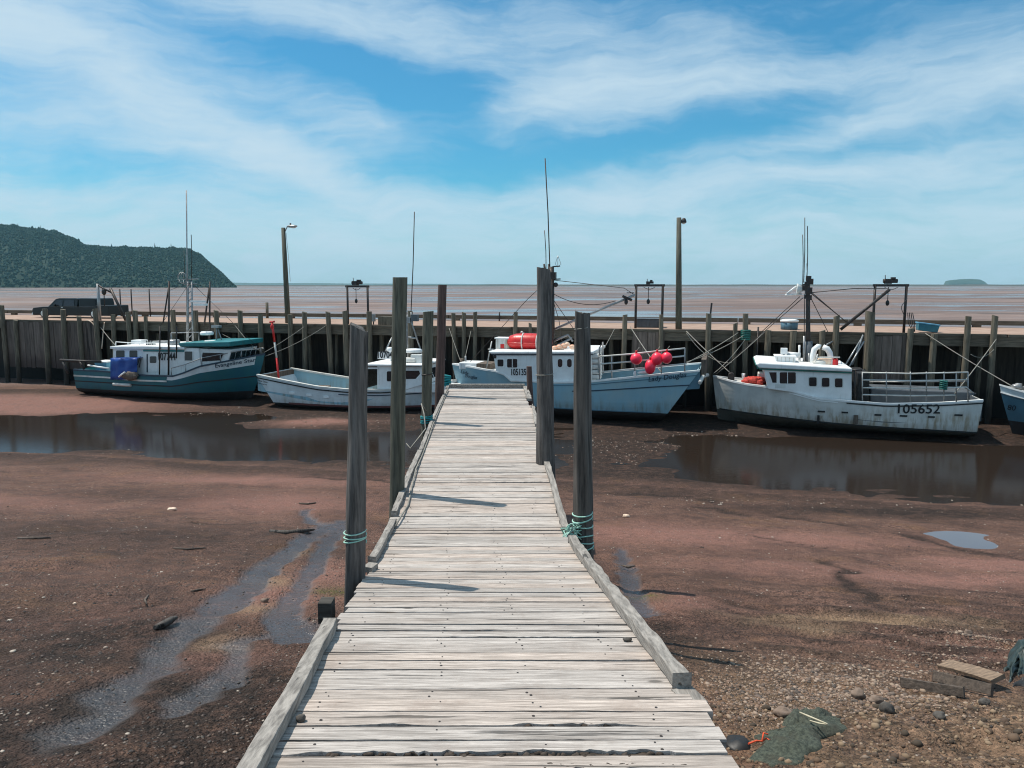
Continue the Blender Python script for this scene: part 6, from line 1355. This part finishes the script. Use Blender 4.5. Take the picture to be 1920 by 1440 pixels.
def board(label, pts, w, th, mat='oldplank', lift=.05, tilt=0, name='old_board'):
    a, c = gz(grd(*pts[0]), lift[0] if isinstance(lift, tuple) else lift), gz(grd(*pts[1]), lift[1] if isinstance(lift, tuple) else lift)
    d = (c-a); L = d.length; ex = d.normalized(); ey = Vector((0, 0, 1)).cross(ex).normalized(); ey = (Matrix.Rotation(tilt, 3, ex) @ ey); ez = ex.cross(ey)
    q = MB(); vs = []; n = 10
    for i in range(n+1):
        t = i/n; w_ = w*(1-.12*abs(nz(t, L, .2))) ; p = a+d*t+ez*(.01*math.sin(t*3))
        vs += [p-ey*w_/2, p+ey*w_/2, p+ey*w_/2+ez*th, p-ey*w_/2+ez*th]
    q.add(vs, [(i*4+k, (i+1)*4+k, (i+1)*4+(k+1) % 4, i*4+(k+1) % 4) for i in range(n) for k in range(4)]+[(3, 2, 1, 0), (n*4, n*4+1, n*4+2, n*4+3)])
    q.v = [ (v-a) for v in q.v]
    me_org = a; q.v = [v+a for v in q.v]; o = q.build(name, mat, origin=a, frame='world', bevel=.004); return tag(o, label, 'board')
board('flat brown board lying on the shore, farther of the pair by the dark tarp', [(1770, 1262), (1872, 1292)], .16, .035, 'oldplank', .09, .25)
board('dark board set on edge beneath the flat brown board', [(1752, 1278), (1862, 1306)], .10, .03, 'driftwood', .06, 1.2)
board('grey board on edge, lowest and leftmost of the old boards', [(1690, 1290), (1808, 1310)], .09, .03, 'driftwood', .05, 1.35)
rng = random.Random(33)
def stick(label, pix, r, mat='driftwood', lift=.015, name='stick'):
    P = [gz(grd(u, v), lift) for u, v in pix]; q = MB().tube(P, [r*.6]+[r]*(len(P)-2)+[r*.5], 7); q.v = [v+Vector((1, 1, 1))*.25*r*noise.noise(v*30) for v in q.v]
    o = q.build(name, mat, origin=P[0], frame='world'); return tag(o, label, 'driftwood')
stick('black driftwood log beside the upper arm of the stream', [(290, 1184), (305, 1178), (320, 1170), (331, 1162)], .04, 'pile_black', .03, 'driftwood')
stick('dark slab of driftwood lying across the stream near the left pile', [(506, 998), (535, 1001), (565, 998), (588, 994)], .05, 'pile_black', .02, 'driftwood')
stick('thin dark stick on the red mud left of the stream', [(325, 1030), (350, 1032), (385, 1029)], .02)
stick('curved dark stick on the mud far left', [(34, 1010), (60, 1012), (95, 1010)], .03)
stick('small forked twig standing up in the mud left of the stream', [(275, 1135), (272, 1128), (279, 1118)], .015)
stick('short dark stick beside the red mud spit', [(358, 1112), (372, 1109), (386, 1107)], .015)
stick('dark twig at the top of the stream', [(560, 945), (575, 946), (592, 944)], .03)
stick('dark stick in the runnel right of the boardwalk', [(1166, 1062), (1178, 1066), (1190, 1064)], .025)
stick('bare white stick lying on the green net', [(1498, 1366), (1515, 1374), (1550, 1390)], .009, 'stick', .135)
stick('short bare white stick crossing the longer one on the green net', [(1517, 1380), (1535, 1385), (1551, 1391)], .007, 'stick', .13)
P = [gz(grd(u, v), .06) for u, v in [(1403, 1408), (1418, 1402), (1428, 1404), (1436, 1398), (1444, 1402)]]
q = MB().tube(P, .007, 6); q.tube([P[2], P[2]+Vector((.03, .06, .03)), P[4]+Vector((0, .05, .02))], .006, 6); tag(q.build('rope_scrap', 'rope_orange', origin=P[0], frame='world'), 'scrap of orange rope beside the dark hole at the boardwalk edge', 'rope')
stick('rusty iron rod standing beside the left boardwalk edge', [(621, 1165), (619, 1158), (617, 1150)], .012, 'pile_red', .02, 'iron_rod')
# discarded net and tarp
m, nt, b = newmat('old_green_net'); g = G(nt); nn = g.noise(g.co(), 40, 6, .7); n2_ = g.noise(g.co(), 6, 5)
col = g.mix(g.mapr(nn, .3, .7), (.022, .03, .024), (.10, .115, .085)); col = g.mix(g.math('MULTIPLY', g.mapr(n2_, .45, .7), .6), col, (.05, .045, .03)); g.put(b.inputs['Base Color'], col); b.inputs['Roughness'].default_value = .95
g.l(g.bump(nn, .9, .02), b.inputs['Normal']); M['net'] = m
M['tarp_dark'] = paint('dark_green_tarp', (.02, .035, .035), (.03, .05, .048), .5, 5, (.05, .04, .03), .5)
def heap(label, name, pix, height, mat, cat, seed=0, n=34):
    P = [gz(grd(u, v)) for u, v in pix]; c = sum(P, Vector())/len(P); N = 48; ring = []
    for i in range(N):
        f = i/N*len(P); a = P[int(f) % len(P)]; d = P[(int(f)+1) % len(P)]; p_ = a.lerp(d, f % 1); ring.append(p_+(p_-c)*(.35*nz(i*.9, seed, 2.0)))
    q = MB(); vs = []; K = 14
    for k in range(K+1):
        t = k/K
        for p in ring:
            s = p.lerp(c, t); e = (1-(1-t)**2.2); z = hgt(s.x, s.y)-.03+height*e*(.7+.9*nz(s.x, s.y, .2, seed))+.06*abs(nz(s.x, s.y, .07, seed+3))*e+.015*nz(s.x, s.y, .02, seed+6)*e+(.0 if t < .02 else .03)
            s = s+Vector((.03*nz(s.x, s.y, .1, seed), .03*nz(s.x, s.y, .1, seed+5), 0))*(1-t); vs.append((s.x, s.y, z))
    fs = [(k*N+i, k*N+(i+1) % N, (k+1)*N+(i+1) % N, (k+1)*N+i) for k in range(K) for i in range(N)]
    q.add(vs, fs, 0, True); o = q.build(name, mat, origin=c, frame='world'); return tag(o, label, cat)
heap('crumpled grey green fishing net lying on the shingle beside the boardwalk', 'discarded_net', [(1405, 1432), (1420, 1380), (1470, 1362), (1490, 1330), (1540, 1328), (1560, 1350), (1582, 1372), (1540, 1410), (1480, 1440)], .09, 'net', 'net', 1)
heap('dark green tarp crumpled at the right edge above the old boards', 'crumpled_tarp', [(1882, 1262), (1886, 1238), (1905, 1215), (1960, 1200), (1980, 1260), (1920, 1272), (1895, 1272)], .2, 'tarp_dark', 'tarp', 9)
heap('black pipe end at the right edge below the crumpled tarp', 'pipe_end', [(1898, 1282), (1925, 1276), (1960, 1280), (1930, 1292), (1900, 1291)], .06, 'black', 'pipe', 4)
p = gz(grd(1394, 1400)); q = MB().ball(p+Vector((-.03, .02, .0)), (.10, .11, .05), jit=.3); tag(q.build('hole_shade', 'black', origin=p, frame='world'), 'black rubber lump standing in for the dark hole beside the lower right end of the boardwalk', 'shade')  # black lump added where there is only a dark hole
# countless small stones and shells
def scatter(name, label, n, pick, mats, size, seed, flat=.55, cat='pebbles'):
    rng = random.Random(seed); q = MB()
    t = (1+5**.5)/2; base = [Vector(v).normalized() for v in [(-1, t, 0), (1, t, 0), (-1, -t, 0), (1, -t, 0), (0, -1, t), (0, 1, t), (0, -1, -t), (0, 1, -t), (t, 0, -1), (t, 0, 1), (-t, 0, -1), (-t, 0, 1)]]
    F = [(0, 11, 5), (0, 5, 1), (0, 1, 7), (0, 7, 10), (0, 10, 11), (1, 5, 9), (5, 11, 4), (11, 10, 2), (10, 7, 6), (7, 1, 8), (3, 9, 4), (3, 4, 2), (3, 2, 6), (3, 6, 8), (3, 8, 9), (4, 9, 5), (2, 4, 11), (6, 2, 10), (8, 6, 7), (9, 8, 1)]
    c = 0
    while c < n:
        x, y = pick(rng)
        if x is None: continue
        c += 1; s = size[0]*math.exp(rng.gauss(0, .5)); s = min(s, size[1]); a = rng.random()*6.28; e = rng.uniform(.6, 1.0); z = hgt(x, y)
        ca, sa = math.cos(a), math.sin(a); f = flat*rng.uniform(.6, 1.2); vs = []
        for b_ in base:
            k = rng.uniform(.82, 1.15); X_, Y_, Z_ = b_.x*s*k, b_.y*s*e*k, b_.z*s*f*k; vs.append((x+X_*ca-Y_*sa, y+X_*sa+Y_*ca, z+Z_+s*f*.12))
        q.add(vs, F, 0, True)
    o = q.build(name, mats, origin=(0, 6, 3), frame='world'); return tag(o, label, cat, kind='stuff')
def islandmat(name, cols, rough=.85):
    m, nt, b = newmat(name); g = G(nt); gi = g.n('ShaderNodeNewGeometry'); r = g.n('ShaderNodeValToRGB'); g.l(gi.outputs['Random Per Island'], r.inputs[0]); r.color_ramp.interpolation = 'CONSTANT'
    while len(r.color_ramp.elements) < len(cols): r.color_ramp.elements.new(.5)
    for i, c in enumerate(cols): r.color_ramp.elements[i].position = i/len(cols); r.color_ramp.elements[i].color = (*c, 1)
    col = g.mix(g.mapr(g.noise(g.co(), 60, 3), .3, .7), r.outputs[0], (.5, .5, .5), 'SOFT_LIGHT'); g.put(b.inputs['Base Color'], col); b.inputs['Roughness'].default_value = rough; return m
M['pebble'] = islandmat('pebble_stone', [(.26, .18, .13), (.18, .12, .085), (.33, .245, .185), (.13, .095, .075), (.22, .14, .10), (.075, .06, .05), (.29, .21, .15), (.16, .12, .095)])
M['shell'] = islandmat('shell_and_stone', [(.32, .25, .20), (.22, .165, .125), (.42, .36, .30), (.15, .11, .09), (.035, .028, .024), (.20, .135, .10)])
M['grit'] = islandmat('wet_grit', [(.055, .042, .035), (.02, .016, .014), (.10, .07, .055), (.035, .028, .023), (.15, .115, .09), (.075, .05, .04)], .6)
GA = [gz(grd(u, v)) for u, v in [(1470, 1250), (1560, 1270), (1660, 1265), (1750, 1240), (1850, 1200), (1600, 1310), (1500, 1310), (1430, 1340), (1700, 1320), (1400, 1290)]]
def pick_gravel(r):
    a = r.choice(GA); x, y = a.x+r.gauss(0, .38), a.y+r.gauss(0, .26)
    return (x, y) if x > interp(rx_, y)+.05 else (None, None)
scatter('pebbles', 'pale brown pebbles of the shingle right of the boardwalk', 7500, pick_gravel, 'pebble', (.0095, .034), 1)
def pick_soil(r):
    x, y = r.uniform(1.3, 5.2), r.uniform(2.6, 6.2); return (x, y) if x > interp(rx_, y)+.06 else (None, None)
scatter('soil_crumbs', 'brown clods and crumbs of the soil at lower right', 5200, pick_soil, islandmat('soil_crumb', [(.13, .085, .055), (.09, .06, .042), (.20, .14, .09), (.06, .045, .032), (.26, .185, .12)], .95), (.012, .05), 2, .8, 'soil')
def pick_mud(r):
    y = 4+20*r.random()**1.3; x = r.uniform(-1, 1)*(y*.75+1)
    if interp(lx, y)-.05 < x < interp(rx_, y)+.05: return None, None
    if toe(x)-y < 1: return None, None
    if x < 2.6 and y < 19 and min(wet_line(x, y, *q_) for q_ in streams+seeps) < 1.0: return None, None
    if nz(x, y, 1.8, 61) < -.05 and r.random() < .8: return None, None
    return x, y
scatter('shell_fragments', 'scattered pale shells and small stones over the tidal mud', 5200, pick_mud, 'shell', (.0095, .035), 3, .45, 'shells')
def pick_left(r):
    y = 4+13*r.random()**1.2; x = -r.random()*(y*.7+.6)-.9
    if x > interp(lx, y)-.05: return None, None
    if min(wet_line(x, y, *q_) for q_ in streams+seeps) < 1.1 and r.random() < .85: return None, None
    return x, y
scatter('mud_grit', 'dark grit and wet stones covering the left mud bank', 9000, pick_left, 'grit', (.0085, .022), 4, .5, 'grit')

SP = [(0, 795, 250, 6), (300, 790, 120, 4), (420, 775, 60, 3), (600, 790, 60, 6), (680, 785, 50, 6), (730, 790, 40, 7), (1110, 832, 30, 6), (1180, 838, 60, 7), (1250, 832, 40, 5), (1150, 860, 50, 8), (1290, 815, 60, 4), (330, 850, 160, 4), (1500, 950, 160, 8)]
def pick_flat(r):
    u, v, su, sv = r.choice(SP); p = zpt(r.gauss(u, su), max(765, r.gauss(v, sv)), -.03)
    if interp(lx, p.y)-.1 < p.x < interp(rx_, p.y)+.1 and p.y < 21: return None, None
    return p.x, p.y
scatter('shoal_stones', 'pale tan stones and shells showing along the edges of the channel water', 1300, pick_flat, 'shell', (.022, .08), 9, .6, 'stones')
# ------------------------------------------------------------------ haze: one box of even air round the whole place
mb = MB(); mb.box((0, 4500, 115), (21000, 9800, 240)); haze = mb.build('haze', [], origin=(0, 4500, 115), frame='world'); haze['kind'] = 'stuff'
m = bpy.data.materials.new('sea_air'); m.use_nodes = True; nt = m.node_tree; nt.nodes.clear()
o_ = nt.nodes.new('ShaderNodeOutputMaterial'); v_ = nt.nodes.new('ShaderNodeVolumePrincipled'); nt.links.new(v_.outputs[0], o_.inputs['Volume'])
v_.inputs['Color'].default_value = (.42, .82, 1.0, 1); v_.inputs['Density'].default_value = .00006; v_.inputs['Anisotropy'].default_value = 0
haze.data.materials.append(m)
